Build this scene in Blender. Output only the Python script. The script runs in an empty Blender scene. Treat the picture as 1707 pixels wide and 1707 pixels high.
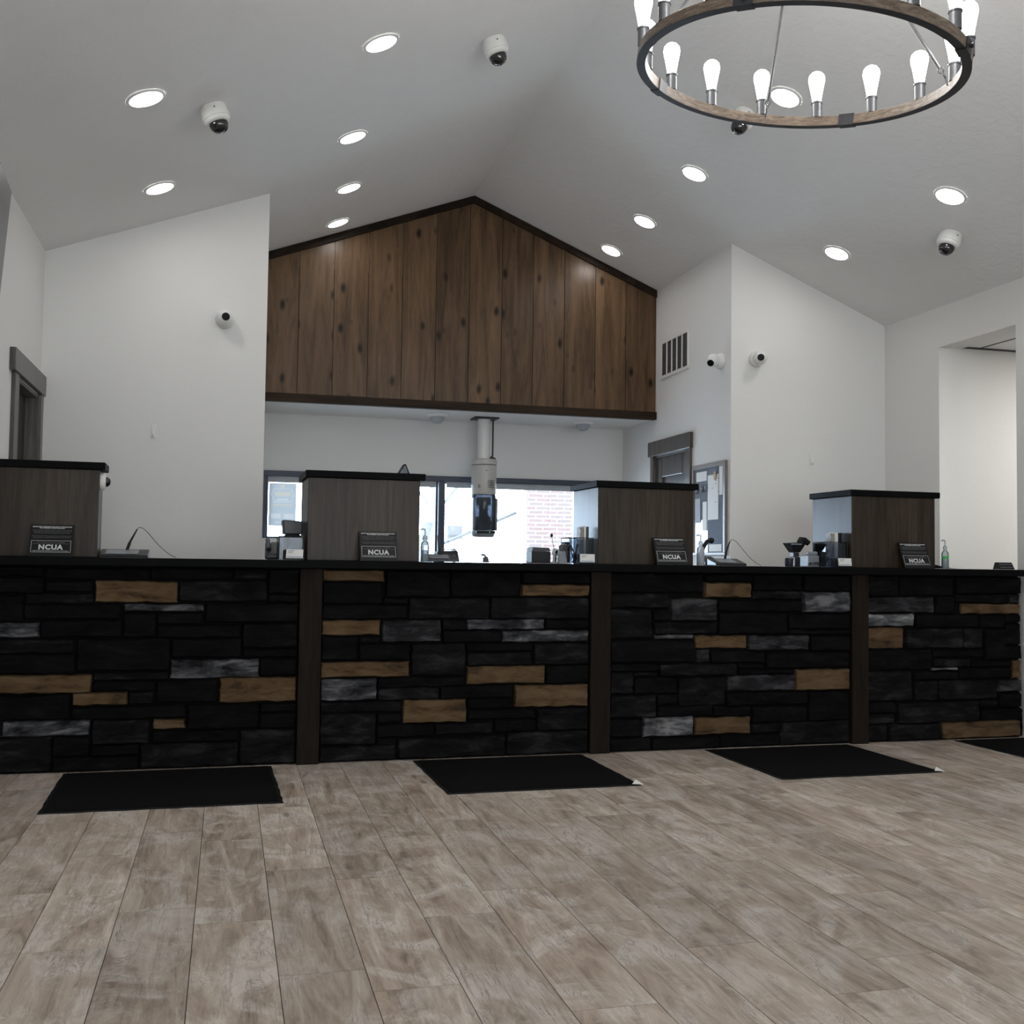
import bpy, bmesh, math, random
from mathutils import Vector, Matrix
random.seed(7)
PI = math.pi
scene = bpy.context.scene
COL = scene.collection

# ------------------------------------------------------------------ camera
cam_d = bpy.data.cameras.new('camera'); cam = bpy.data.objects.new('camera', cam_d); COL.objects.link(cam)
YAW, PITCH, ROLL, FPX = 0.25583, 0.047134, 0.013477, 1807.8
fw = Vector((math.sin(YAW)*math.cos(PITCH), math.cos(YAW)*math.cos(PITCH), math.sin(PITCH)))
rt = Vector((math.cos(YAW), -math.sin(YAW), 0)); up = rt.cross(fw)
r2 = rt*math.cos(ROLL) + up*math.sin(ROLL); u2 = -rt*math.sin(ROLL) + up*math.cos(ROLL)
M = Matrix((r2, u2, -fw)).transposed().to_4x4(); M.translation = Vector((0, 0, 1.06))
cam.matrix_world = M
cam_d.sensor_width = 36; cam_d.lens = FPX/1707*36; cam_d.clip_start = 0.02
scene.camera = cam

# ------------------------------------------------------------------ light and exposure
world = bpy.data.worlds.new('sky'); scene.world = world; world.use_nodes = True
wb = world.node_tree.nodes['Background']
wb.inputs['Color'].default_value = (0.64, 0.81, 1.0, 1); wb.inputs['Strength'].default_value = 21.0
scene.view_settings.view_transform = 'Standard'; scene.view_settings.look = 'None'
scene.view_settings.exposure = 0.0; scene.view_settings.gamma = 1.0; scene.view_settings.use_curve_mapping = False
DOWNLIGHT = 44.0      # recessed lamps
BULB = 32.0           # chandelier bulbs
def portal(x, y, z, w, h, rz):      # marks a window opening for the sky light
    l = bpy.data.lights.new('window_daylight', 'AREA'); l.shape = 'RECTANGLE'; l.size = w; l.size_y = h
    l.cycles.is_portal = True
    o = bpy.data.objects.new('window_daylight', l); COL.objects.link(o)
    o.location = (x, y, z); o.rotation_euler = (PI/2, 0, rz)
portal(1.85, 9.83, 1.40, 3.1, 0.9, PI)
portal(0.6, -4.06, 1.5, 2.8, 2.7, 0)
portal(3.6, -4.06, 1.5, 2.2, 2.7, 0)

# ------------------------------------------------------------------ helpers
class MB:
    def __init__(s): s.v = []; s.f = []; s.m = []
    def add(s, v, f, m=0):
        b = len(s.v); s.v += [tuple(p) for p in v]
        s.f += [tuple(b+i for i in q) for q in f]; s.m += [m]*len(f)
    def box(s, x0, x1, y0, y1, z0, z1, m=0):
        s.add([(x0,y0,z0),(x1,y0,z0),(x1,y1,z0),(x0,y1,z0),(x0,y0,z1),(x1,y0,z1),(x1,y1,z1),(x0,y1,z1)],
              [(0,3,2,1),(4,5,6,7),(0,1,5,4),(1,2,6,5),(2,3,7,6),(3,0,4,7)], m)
    def hexa(s, p, m=0):   # eight corners, order as box
        s.add(p, [(0,3,2,1),(4,5,6,7),(0,1,5,4),(1,2,6,5),(2,3,7,6),(3,0,4,7)], m)
    def cyl(s, p0, p1, r0, r1=None, n=20, m=0, caps=True):
        r1 = r0 if r1 is None else r1
        p0 = Vector(p0); p1 = Vector(p1); d = (p1-p0).normalized()
        a = d.orthogonal().normalized(); b = d.cross(a)
        v = [p + (a*math.cos(2*PI*i/n) + b*math.sin(2*PI*i/n))*r for p, r in ((p0,r0),(p1,r1)) for i in range(n)]
        f = [(i, (i+1)%n, n+(i+1)%n, n+i) for i in range(n)]
        if caps: f += [tuple(range(n-1,-1,-1)), tuple(range(n, 2*n))]
        s.add(v, f, m)
    def lathe(s, prof, n=28, m=0, c=(0,0,0), ax=None):
        R = Matrix.Identity(3)
        if ax is not None: R = Vector((0,0,1)).rotation_difference(Vector(ax)).to_matrix()
        v = []; c = Vector(c)
        for r, z in prof:
            for i in range(n):
                v.append(c + R @ Vector((r*math.cos(2*PI*i/n), r*math.sin(2*PI*i/n), z)))
        k = len(prof)
        f = [(j*n+i, j*n+(i+1)%n, (j+1)*n+(i+1)%n, (j+1)*n+i) for j in range(k-1) for i in range(n)]
        f += [tuple(range(n-1,-1,-1)), tuple(range((k-1)*n, k*n))]
        s.add(v, f, m)
    def ball(s, c, r, n=20, m=0, sz=1.0):
        k = 10; s.lathe([(max(1e-4, r*math.sin(PI*i/k)), -r*sz*math.cos(PI*i/k)) for i in range(k+1)], n, m, c)
    def prism(s, poly, y0, y1, m=0):    # polygon in x,z extruded along y
        n = len(poly)
        v = [(x,y0,z) for x,z in poly] + [(x,y1,z) for x,z in poly]
        s.add(v, [tuple(range(n)), tuple(range(2*n-1,n-1,-1))] + [(i, n+i, n+(i+1)%n, (i+1)%n) for i in range(n)], m)
    def prismx(s, poly, x0, x1, m=0):   # polygon in y,z extruded along x
        n = len(poly)
        v = [(x0,y,z) for y,z in poly] + [(x1,y,z) for y,z in poly]
        s.add(v, [tuple(range(n)), tuple(range(2*n-1,n-1,-1))] + [(i, n+i, n+(i+1)%n, (i+1)%n) for i in range(n)], m)
    def tube(s, pts, r, n=8, m=0):
        pts = [Vector(p) for p in pts]; a = None; v = []
        for i, p in enumerate(pts):
            d = (pts[min(i+1,len(pts)-1)] - pts[max(i-1,0)]).normalized()
            a = d.orthogonal().normalized() if a is None else (a - d*a.dot(d)).normalized()
            b = d.cross(a)
            v += [p + (a*math.cos(2*PI*k/n) + b*math.sin(2*PI*k/n))*r for k in range(n)]
        k = len(pts)
        f = [(j*n+i, j*n+(i+1)%n, (j+1)*n+(i+1)%n, (j+1)*n+i) for j in range(k-1) for i in range(n)]
        f += [tuple(range(n-1,-1,-1)), tuple(range((k-1)*n, k*n))]
        s.add(v, f, m)
    def build(s, name, mats, parent=None, bevel=0, smooth=False, seg=2):
        me = bpy.data.meshes.new(name); me.from_pydata(s.v, [], s.f)
        mats = mats if isinstance(mats, (list, tuple)) else [mats]
        for x in mats: me.materials.append(x)
        me.polygons.foreach_set('material_index', s.m)
        bm = bmesh.new(); bm.from_mesh(me); bmesh.ops.recalc_face_normals(bm, faces=bm.faces); bm.to_mesh(me); bm.free()
        o = bpy.data.objects.new(name, me); COL.objects.link(o)
        if parent: o.parent = parent
        if smooth:
            for p in me.polygons: p.use_smooth = True
            me.update(); 
            try: me.set_sharp_from_angle(angle=math.radians(40))
            except Exception: pass
        if bevel:
            b = o.modifiers.new('bevel', 'BEVEL'); b.width = bevel; b.segments = seg; b.limit_method = 'ANGLE'
        return o

def thing(name, label, cat, loc=(0,0,0), rot=(0,0,0), group=None):
    o = bpy.data.objects.new(name, None); COL.objects.link(o); o.empty_display_size = 0.05
    o.location = loc; o.rotation_euler = rot; o['label'] = label; o['category'] = cat
    if group: o['group'] = group
    return o
def tag(o, label, cat, group=None):
    o['label'] = label; o['category'] = cat
    if group: o['group'] = group
    return o
def struct(o):
    o['kind'] = 'structure'; return o
def sempty(name, loc=(0,0,0)):
    o = bpy.data.objects.new(name, None); COL.objects.link(o); o.location = loc; o['kind'] = 'structure'; return o
def copy_tree(root, loc, rot, label, group=None):
    r = root.copy(); COL.objects.link(r); r.location = loc; r.rotation_euler = rot; r['label'] = label
    if group: r['group'] = group
    def rec(src, dst):
        for ch in list(src.children):
            c = ch.copy(); COL.objects.link(c); c.parent = dst; rec(ch, c)
    rec(root, r)
    return r
_fonts = {}
def text_obj(name, body, size, mat, parent, loc, rot=(PI/2,0,0), align='CENTER', bold=0.0, width=None, spacing=1.0, line=1.0):
    cu = bpy.data.curves.new(name, 'FONT'); cu.body = body; cu.size = size; cu.align_x = align; cu.align_y = 'CENTER'
    cu.offset = bold; cu.extrude = 0.0004; cu.space_character = spacing; cu.space_line = line; cu.resolution_u = 3
    t = bpy.data.objects.new(name+'_curve', cu); COL.objects.link(t)
    dg = bpy.context.evaluated_depsgraph_get(); dg.update()
    me = bpy.data.meshes.new_from_object(t.evaluated_get(dg)); bpy.data.objects.remove(t); me.name = name
    if width:
        xs = [v.co.x for v in me.vertices]; w = max(xs)-min(xs); k = width/w; c = (max(xs)+min(xs))/2
        for v in me.vertices: v.co.x = (v.co.x-c)*k
    me.materials.clear(); me.materials.append(mat)
    o = bpy.data.objects.new(name, me); COL.objects.link(o); o.parent = parent; o.location = loc; o.rotation_euler = rot
    return o

# ------------------------------------------------------------------ materials
def newmat(name):
    m = bpy.data.materials.new(name); m.use_nodes = True; nt = m.node_tree
    return m, nt, nt.nodes['Principled BSDF']
def N(nt, t, **kw):
    n = nt.nodes.new(t)
    for k, v in kw.items():
        if hasattr(n, k): setattr(n, k, v)
        else: n.inputs[k].default_value = v
    return n
def L(nt, a, b): nt.links.new(a, b)
def ramp(nt, stops):
    r = nt.nodes.new('ShaderNodeValToRGB'); e = r.color_ramp.elements
    while len(e) < len(stops): e.new(0.5)
    for i, (p, c) in enumerate(stops): e[i].position = p; e[i].color = (*c, 1)
    return r
def simple(name, col, rough=0.5, metal=0.0, noise=0.06, scale=30, spec=0.5, bump=0.0):
    m, nt, b = newmat(name)
    b.inputs['Roughness'].default_value = rough; b.inputs['Metallic'].default_value = metal
    b.inputs['Specular IOR Level'].default_value = spec
    tc = N(nt, 'ShaderNodeTexCoord'); nz = N(nt, 'ShaderNodeTexNoise', Scale=scale, Detail=4.0)
    L(nt, tc.outputs['Object'], nz.inputs['Vector'])
    r = ramp(nt, [(0.3, tuple(c*(1-noise) for c in col)), (0.7, tuple(min(1, c*(1+noise)) for c in col))])
    L(nt, nz.outputs['Fac'], r.inputs['Fac']); L(nt, r.outputs['Color'], b.inputs['Base Color'])
    if bump:
        bp = N(nt, 'ShaderNodeBump', Strength=bump, Distance=0.01); L(nt, nz.outputs['Fac'], bp.inputs['Height']); L(nt, bp.outputs['Normal'], b.inputs['Normal'])
    return m
def emis(name, col, st):
    m, nt, b = newmat(name); b.inputs['Base Color'].default_value = (*col, 1)
    b.inputs['Emission Color'].default_value = (*col, 1); b.inputs['Emission Strength'].default_value = st
    return m
def glassy(name, tint=(1,1,1), alpha=0.0, dcol=(0.5,0.5,0.5), rough=0.02):
    m, nt, b = newmat(name); nt.nodes.remove(b)
    out = nt.nodes['Material Output']; tr = N(nt, 'ShaderNodeBsdfTransparent'); tr.inputs['Color'].default_value = (*tint, 1)
    gl = N(nt, 'ShaderNodeBsdfGlossy'); gl.inputs['Roughness'].default_value = rough
    lw = N(nt, 'ShaderNodeFresnel', IOR=1.45); mx = N(nt, 'ShaderNodeMixShader')
    L(nt, lw.outputs['Fac'], mx.inputs['Fac']); L(nt, tr.outputs[0], mx.inputs[1]); L(nt, gl.outputs[0], mx.inputs[2])
    if alpha > 0:
        df = N(nt, 'ShaderNodeBsdfDiffuse'); df.inputs['Color'].default_value = (*dcol, 1)
        m2 = N(nt, 'ShaderNodeMixShader'); m2.inputs['Fac'].default_value = alpha
        L(nt, mx.outputs[0], m2.inputs[1]); L(nt, df.outputs[0], m2.inputs[2]); L(nt, m2.outputs[0], out.inputs['Surface'])
    else: L(nt, mx.outputs[0], out.inputs['Surface'])
    return m
def plaster(name, col, bump=0.12, scale=9.0, rough=0.75):
    m, nt, b = newmat(name); b.inputs['Roughness'].default_value = rough; b.inputs['Specular IOR Level'].default_value = 0.3
    tc = N(nt, 'ShaderNodeTexCoord'); nz = N(nt, 'ShaderNodeTexNoise', Scale=scale, Detail=8.0, Roughness=0.6, Distortion=0.6)
    L(nt, tc.outputs['Object'], nz.inputs['Vector'])
    r = ramp(nt, [(0.35, tuple(c*0.985 for c in col)), (0.65, col)]); L(nt, nz.outputs['Fac'], r.inputs['Fac']); L(nt, r.outputs['Color'], b.inputs['Base Color'])
    bp = N(nt, 'ShaderNodeBump', Strength=bump, Distance=0.02); L(nt, nz.outputs['Fac'], bp.inputs['Height']); L(nt, bp.outputs['Normal'], b.inputs['Normal'])
    return m
def wood(name, c0, c1, c2, stretch=(14, 14, 0.9), rough=0.42, boards=None, knots=0.0, spec=0.5):
    # vertical grain (object z); c0 dark pores, c1 main, c2 light; boards = board width for tone steps
    m, nt, b = newmat(name); b.inputs['Roughness'].default_value = rough; b.inputs['Specular IOR Level'].default_value = spec
    tc = N(nt, 'ShaderNodeTexCoord'); oi = N(nt, 'ShaderNodeObjectInfo')
    off = N(nt, 'ShaderNodeVectorMath', operation='ADD'); L(nt, tc.outputs['Object'], off.inputs[0])
    sc = N(nt, 'ShaderNodeVectorMath', operation='SCALE'); sc.inputs[0].default_value = (37.0, 11.0, 53.0); L(nt, oi.outputs['Random'], sc.inputs['Scale'])
    L(nt, sc.outputs[0], off.inputs[1])
    mp = N(nt, 'ShaderNodeMapping'); mp.inputs['Scale'].default_value = stretch; L(nt, off.outputs[0], mp.inputs['Vector'])
    n1 = N(nt, 'ShaderNodeTexNoise', Scale=2.2, Detail=6.0, Roughness=0.62, Distortion=0.9); L(nt, mp.outputs[0], n1.inputs['Vector'])
    n2 = N(nt, 'ShaderNodeTexNoise', Scale=14.0, Detail=5.0, Roughness=0.7); L(nt, mp.outputs[0], n2.inputs['Vector'])
    mx = N(nt, 'ShaderNodeMath', operation='MULTIPLY_ADD'); mx.inputs[1].default_value = 0.35; L(nt, n2.outputs['Fac'], mx.inputs[0]); L(nt, n1.outputs['Fac'], mx.inputs[2])
    r = ramp(nt, [(0.42, c0), (0.62, c1), (0.86, c2)]); L(nt, mx.outputs[0], r.inputs['Fac'])
    cur = r.outputs['Color']
    if knots:
        mk = N(nt, 'ShaderNodeMapping'); mk.inputs['Scale'].default_value = (7.0, 0.0, 3.4); L(nt, off.outputs[0], mk.inputs['Vector'])
        dn = N(nt, 'ShaderNodeTexNoise', Scale=3.0, Detail=2.0); L(nt, off.outputs[0], dn.inputs['Vector'])
        ad = N(nt, 'ShaderNodeMixRGB', blend_type='LINEAR_LIGHT'); ad.inputs['Fac'].default_value = 0.12; L(nt, mk.outputs[0], ad.inputs[1]); L(nt, dn.outputs['Color'], ad.inputs[2])
        vo = N(nt, 'ShaderNodeTexVoronoi', Scale=1.0, Randomness=1.0); L(nt, ad.outputs[0], vo.inputs['Vector'])
        kr = ramp(nt, [(0.07, (1,1,1)), (0.20, (0,0,0))]); L(nt, vo.outputs['Distance'], kr.inputs['Fac'])
        # only some cells carry a knot
        gt = N(nt, 'ShaderNodeMath', operation='GREATER_THAN'); gt.inputs[1].default_value = 0.22
        sp = N(nt, 'ShaderNodeSeparateColor'); L(nt, vo.outputs['Color'], sp.inputs[0]); L(nt, sp.outputs[0], gt.inputs[0])
        ml = N(nt, 'ShaderNodeMath', operation='MULTIPLY'); L(nt, kr.outputs['Color'], ml.inputs[0]); L(nt, gt.outputs[0], ml.inputs[1])
        m3 = N(nt, 'ShaderNodeMath', operation='MULTIPLY'); m3.inputs[1].default_value = knots; L(nt, ml.outputs[0], m3.inputs[0])
        mk2 = N(nt, 'ShaderNodeMixRGB'); mk2.inputs[2].default_value = (*[c*0.25 for c in c0], 1); L(nt, m3.outputs[0], mk2.inputs['Fac']); L(nt, cur, mk2.inputs[1]); cur = mk2.outputs[0]
    if boards:
        sx = N(nt, 'ShaderNodeSeparateXYZ'); L(nt, tc.outputs['Object'], sx.inputs[0])
        dv = N(nt, 'ShaderNodeMath', operation='DIVIDE'); dv.inputs[1].default_value = boards; L(nt, sx.outputs['X'], dv.inputs[0])
        fl = N(nt, 'ShaderNodeMath', operation='FLOOR'); L(nt, dv.outputs[0], fl.inputs[0])
        wn = N(nt, 'ShaderNodeTexWhiteNoise', noise_dimensions='1D'); L(nt, fl.outputs[0], wn.inputs['W'])
        mr = N(nt, 'ShaderNodeMapRange'); mr.inputs['To Min'].default_value = 0.72; mr.inputs['To Max'].default_value = 1.25; L(nt, wn.outputs['Value'], mr.inputs['Value'])
        mm = N(nt, 'ShaderNodeVectorMath', operation='SCALE'); L(nt, cur, mm.inputs[0]); L(nt, mr.outputs[0], mm.inputs['Scale']); cur = mm.outputs[0]
    else:
        mr = N(nt, 'ShaderNodeMapRange'); mr.inputs['To Min'].default_value = 0.82; mr.inputs['To Max'].default_value = 1.16; L(nt, oi.outputs['Random'], mr.inputs['Value'])
        mm = N(nt, 'ShaderNodeVectorMath', operation='SCALE'); L(nt, cur, mm.inputs[0]); L(nt, mr.outputs[0], mm.inputs['Scale']); cur = mm.outputs[0]
    L(nt, cur, b.inputs['Base Color'])
    bp = N(nt, 'ShaderNodeBump', Strength=0.12, Distance=0.004); L(nt, mx.outputs[0], bp.inputs['Height']); L(nt, bp.outputs['Normal'], b.inputs['Normal'])
    return m
def stone(name, c0, c1, c2, lo=0.38, hi=0.72, sc=5.0):
    m, nt, b = newmat(name); b.inputs['Roughness'].default_value = 0.8; b.inputs['Specular IOR Level'].default_value = 0.06
    tc = N(nt, 'ShaderNodeTexCoord'); mp = N(nt, 'ShaderNodeMapping'); mp.inputs['Scale'].default_value = (1, 1, 3.2); L(nt, tc.outputs['Object'], mp.inputs['Vector'])
    n1 = N(nt, 'ShaderNodeTexNoise', Scale=sc, Detail=7.0, Roughness=0.68, Distortion=0.5); L(nt, mp.outputs[0], n1.inputs['Vector'])
    r = ramp(nt, [(lo, c0), ((lo+hi)/2, c1), (hi, c2)]); L(nt, n1.outputs['Fac'], r.inputs['Fac']); L(nt, r.outputs['Color'], b.inputs['Base Color'])
    n2 = N(nt, 'ShaderNodeTexNoise', Scale=26.0, Detail=8.0, Roughness=0.7); L(nt, mp.outputs[0], n2.inputs['Vector'])
    bp = N(nt, 'ShaderNodeBump', Strength=0.8, Distance=0.015); L(nt, n2.outputs['Fac'], bp.inputs['Height']); L(nt, bp.outputs['Normal'], b.inputs['Normal'])
    return m

MAT = {}
MAT['wall'] = plaster('wall_paint', (0.74, 0.735, 0.72), 0.05, 60.0)
MAT['ceiling'] = plaster('ceiling_plaster', (0.77, 0.765, 0.755), 0.26, 13.0)
MAT['white'] = simple('white_plastic', (0.75, 0.75, 0.73), 0.35, noise=0.02)
MAT['trimring'] = simple('lamp_trim', (0.72, 0.72, 0.72), 0.4, noise=0.02)
MAT['black'] = simple('black_plastic', (0.010, 0.0105, 0.012), 0.4, noise=0.15, spec=0.25)
MAT['slab'] = simple('black_laminate', (0.0051, 0.0054, 0.0060), 0.5, noise=0.25, scale=60, spec=0.03)
MAT['greyp'] = simple('grey_plastic', (0.22, 0.24, 0.27), 0.4, noise=0.05)
MAT['darkgrey'] = simple('dark_grey_plastic', (0.035, 0.039, 0.047), 0.4, noise=0.08)
MAT['lens'] = simple('black_lens', (0.005, 0.005, 0.006), 0.35, noise=0.0, spec=0.1)
MAT['dome'] = simple('smoked_dome', (0.01, 0.01, 0.011), 0.05, noise=0.0, spec=0.8)
MAT['metal'] = simple('gunmetal', (0.10, 0.103, 0.11), 0.45, 0.5, noise=0.1)
MAT['iron'] = simple('black_iron', (0.035, 0.035, 0.04), 0.5, 0.6, noise=0.2)
MAT['paper'] = simple('paper', (0.78, 0.78, 0.76), 0.7, noise=0.02)
MAT['ink'] = simple('grey_ink', (0.16, 0.17, 0.18), 0.6, noise=0.0)
MAT['blueink'] = simple('blue_ink', (0.10, 0.20, 0.36), 0.6, noise=0.0)
MAT['signtext'] = simple('sign_white_print', (0.62, 0.63, 0.64), 0.6, noise=0.0)
MAT['signgrey'] = simple('sign_grey_print', (0.16, 0.16, 0.165), 0.6, noise=0.0)
MAT['downlight'] = emis('lamp_lens', (1.0, 0.985, 0.96), DOWNLIGHT)
MAT['bulb'] = emis('bulb_glass', (1.0, 0.98, 0.95), BULB)
MAT['gable'] = wood('knotty_pine_stain', (0.0376, 0.0211, 0.0107), (0.0777, 0.0449, 0.0226), (0.1313, 0.0792, 0.0426), (6, 6, 0.55), 0.33, knots=1.0, spec=0.22)
MAT['beam'] = wood('dark_trim_stain', (0.012, 0.0075, 0.005), (0.026, 0.016, 0.010), (0.045, 0.028, 0.018), (0.7, 9, 9), 0.5, spec=0.1)
MAT['rakewood'] = wood('rake_trim_stain', (0.008, 0.005, 0.0035), (0.017, 0.011, 0.007), (0.03, 0.02, 0.013), (2, 9, 2), 0.5, spec=0.08)
MAT['post'] = wood('post_stain', (0.0073, 0.0050, 0.0033), (0.0132, 0.0092, 0.0066), (0.0205, 0.0152, 0.0112), (16, 16, 1.2), 0.55, spec=0.06)
MAT['cabinet'] = wood('cabinet_veneer', (0.0196, 0.0133, 0.0084), (0.0378, 0.0270, 0.0188), (0.0640, 0.0472, 0.0338), (13, 13, 0.8), 0.36, boards=0.17, knots=0.3, spec=0.22)
MAT['doorwood'] = wood('door_stain', (0.035, 0.030, 0.027), (0.07, 0.062, 0.056), (0.12, 0.108, 0.10), (12, 12, 0.9), 0.32)
MAT['doordark'] = wood('door_dark_stain', (0.006, 0.004, 0.003), (0.012, 0.008, 0.006), (0.02, 0.014, 0.010), (12, 12, 0.9), 0.5)
MAT['ringwood'] = wood('ring_wood', (0.035, 0.022, 0.014), (0.11, 0.075, 0.050), (0.26, 0.20, 0.15), (9, 9, 60), 0.5)
MAT['st_d'] = stone('stone_charcoal', (0.0039, 0.0039, 0.0042), (0.0075, 0.0075, 0.0081), (0.0156, 0.0156, 0.0168), 0.36, 0.74)
MAT['st_m'] = stone('stone_slate', (0.0049, 0.0049, 0.0054), (0.0114, 0.0114, 0.0126), (0.0372, 0.0376, 0.0406), 0.36, 0.70)
MAT['st_n'] = stone('stone_grey', (0.0084, 0.0084, 0.0090), (0.0270, 0.0270, 0.0300), (0.0960, 0.0960, 0.1020), 0.34, 0.66)
MAT['st_g'] = stone('stone_light_grey', (0.0139, 0.0139, 0.0158), (0.0599, 0.0617, 0.0680), (0.1890, 0.1890, 0.2016), 0.38, 0.64)
MAT['st_w'] = stone('stone_chalky', (0.0390, 0.0390, 0.0429), (0.1300, 0.1333, 0.1430), (0.3250, 0.3250, 0.3250), 0.38, 0.62)
MAT['st_t'] = stone('stone_tan', (0.0391, 0.0271, 0.0188), (0.1122, 0.0705, 0.0365), (0.1566, 0.1070, 0.0626), 0.33, 0.62)
MAT['mortar'] = simple('black_mortar', (0.004, 0.004, 0.004), 0.95, noise=0.2, spec=0.1)
MAT['mat'] = simple('mat_rubber_pile', (0.0052, 0.0052, 0.0055), 0.95, noise=0.3, scale=300, spec=0.1, bump=0.4)
MAT['glass'] = glassy('window_glass')
MAT['tinted'] = glassy('daylight_filter_glass', (0.64, 0.585, 0.535))  # unseen front panes; tint made up to warm and dim the daylight
MAT['smoke'] = glassy('smoked_acrylic', (0.66, 0.72, 0.79), 0.10, (0.05,0.055,0.065))
MAT['tubeglass'] = glassy('smoked_tube_acrylic', (0.16, 0.18, 0.21), 0.42, (0.11, 0.13, 0.16))
MAT['clear'] = glassy('clear_plastic', (0.80, 0.84, 0.86), 0.22, (0.55, 0.6, 0.63))
MAT['frame'] = simple('window_frame_dark', (0.035, 0.048, 0.075), 0.45, noise=0.05)
MAT['shade'] = simple('roller_shade_cloth', (0.42, 0.45, 0.48), 0.8, noise=0.05)
MAT['frosted'] = glassy('frosted_plastic', (0.80, 0.83, 0.86), 0.55, (0.62, 0.66, 0.70), 0.3)

# ------------------------------------------------------------------ dimensions (metres)
XL, XR, XA, XB = -1.177, 4.93, 0.217, 3.62      # hall side walls, alcove sides
YF, YW, YG, YR = -4.0, 7.4, 8.88, 9.7           # front wall, staff wall, gable cladding, rear wall
XRG, ZRG, SL, SR = 1.955, 4.175, 0.37, 0.412    # ridge and slopes
def zc(x): return ZRG - (SL*(XRG-x) if x < XRG else SR*(x-XRG))

# ------------------------------------------------------------------ ceiling
b = MB()
b.prism([(XL-.15, zc(XL-.15)), (XRG, ZRG), (XRG, ZRG+.12), (XL-.15, zc(XL-.15)+.12)], YF-.1, YR+.15)
b.prism([(XRG, ZRG), (XR+.2, zc(XR+.2)), (XR+.2, zc(XR+.2)+.12), (XRG, ZRG+.12)], YF-.1, YR+.15)
struct(b.build('ceiling', MAT['ceiling']))
b = MB(); b.box(XA, XB, YG+.04, YR, 2.348, 2.46)
struct(b.build('ceiling', MAT['wall']))                       # flat soffit behind the gable

# ------------------------------------------------------------------ floor: individual planks
PW, PL, X0 = 0.221, 0.965, 0.153
offs = {-3:.30, -2:.61, -1:.445, 0:.977, 1:.82, 2:.365, 3:.59, 4:.20, 5:.94, 6:.54, 7:.75}
b = MB(); b.box(XL-.1, XR+2.8, YF-.1, YR+.1, -.12, -.0035)
fv, ff, fr = [], [], []
rr = random.Random(3)
for k in range(-7, 23):
    xa, xb = X0+PW*k, X0+PW*(k+1)
    o = offs.get(k, rr.random())
    j = -6
    while (j+o)*PL < YR:
        ya, yb = (j+o)*PL, (j+o+1)*PL; j += 1
        ya, yb = max(ya, YF), min(yb, YR)
        if yb-ya < .01: continue
        x0_, x1_ = max(xa, XL)+.0013, min(xb, XR)-.0013
        if x1_ - x0_ < .01: continue
        fv.append((x0_, x1_, ya+.0013, yb-.0013)); fr.append((rr.random(), rr.random(), rr.random()))
for x0_, x1_, ya, yb in fv: b.box(x0_, x1_, ya, yb, -.01, 0, 1)
mf, nt, pb = newmat('wood_look_tile')
at = N(nt, 'ShaderNodeAttribute', attribute_name='plank'); sp = N(nt, 'ShaderNodeSeparateColor'); L(nt, at.outputs['Color'], sp.inputs[0])
tc = N(nt, 'ShaderNodeTexCoord'); sc = N(nt, 'ShaderNodeVectorMath', operation='MULTIPLY_ADD'); sc.inputs[1].default_value = (31, 47, 19)
L(nt, at.outputs['Color'], sc.inputs[0]); L(nt, tc.outputs['Object'], sc.inputs[2])
mp = N(nt, 'ShaderNodeMapping'); mp.inputs['Scale'].default_value = (7, 1.1, 1); L(nt, sc.outputs[0], mp.inputs['Vector'])
n1 = N(nt, 'ShaderNodeTexNoise', Scale=1.6, Detail=7.0, Roughness=0.66, Distortion=1.3); L(nt, mp.outputs[0], n1.inputs['Vector'])
mp2 = N(nt, 'ShaderNodeMapping'); mp2.inputs['Scale'].default_value = (2.2, 1.5, 1); L(nt, sc.outputs[0], mp2.inputs['Vector'])
n2 = N(nt, 'ShaderNodeTexNoise', Scale=2.6, Detail=6.0, Roughness=0.68, Distortion=0.8); L(nt, mp2.outputs[0], n2.inputs['Vector'])
mp3 = N(nt, 'ShaderNodeMapping'); mp3.inputs['Scale'].default_value = (34, 2.2, 1); L(nt, sc.outputs[0], mp3.inputs['Vector'])
n3 = N(nt, 'ShaderNodeTexNoise', Scale=2.0, Detail=5.0, Roughness=0.7, Distortion=1.0); L(nt, mp3.outputs[0], n3.inputs['Vector'])
r1 = ramp(nt, [(0.30, (0.24, 0.185, 0.148)), (0.47, (0.43, 0.350, 0.285)), (0.56, (0.52, 0.44, 0.372)), (0.72, (0.72, 0.65, 0.58))]); L(nt, n1.outputs['Fac'], r1.inputs['Fac'])
r2_ = ramp(nt, [(0.47, (0.0, 0.0, 0.0)), (0.62, (1, 1, 1))]); L(nt, n2.outputs['Fac'], r2_.inputs['Fac'])
m1 = N(nt, 'ShaderNodeMath', operation='MULTIPLY'); m1.inputs[1].default_value = 0.62; L(nt, r2_.outputs['Color'], m1.inputs[0])
mxa = N(nt, 'ShaderNodeMixRGB'); mxa.inputs[2].default_value = (0.74, 0.70, 0.655, 1); L(nt, m1.outputs[0], mxa.inputs['Fac']); L(nt, r1.outputs['Color'], mxa.inputs[1])
r3 = ramp(nt, [(0.28, (0.50, 0.47, 0.44)), (0.44, (0.93, 0.92, 0.91)), (0.8, (1.08, 1.08, 1.08))]); L(nt, n3.outputs['Fac'], r3.inputs['Fac'])
mxb = N(nt, 'ShaderNodeMixRGB', blend_type='MULTIPLY'); mxb.inputs['Fac'].default_value = 0.9; L(nt, mxa.outputs[0], mxb.inputs[1]); L(nt, r3.outputs['Color'], mxb.inputs[2])
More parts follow.
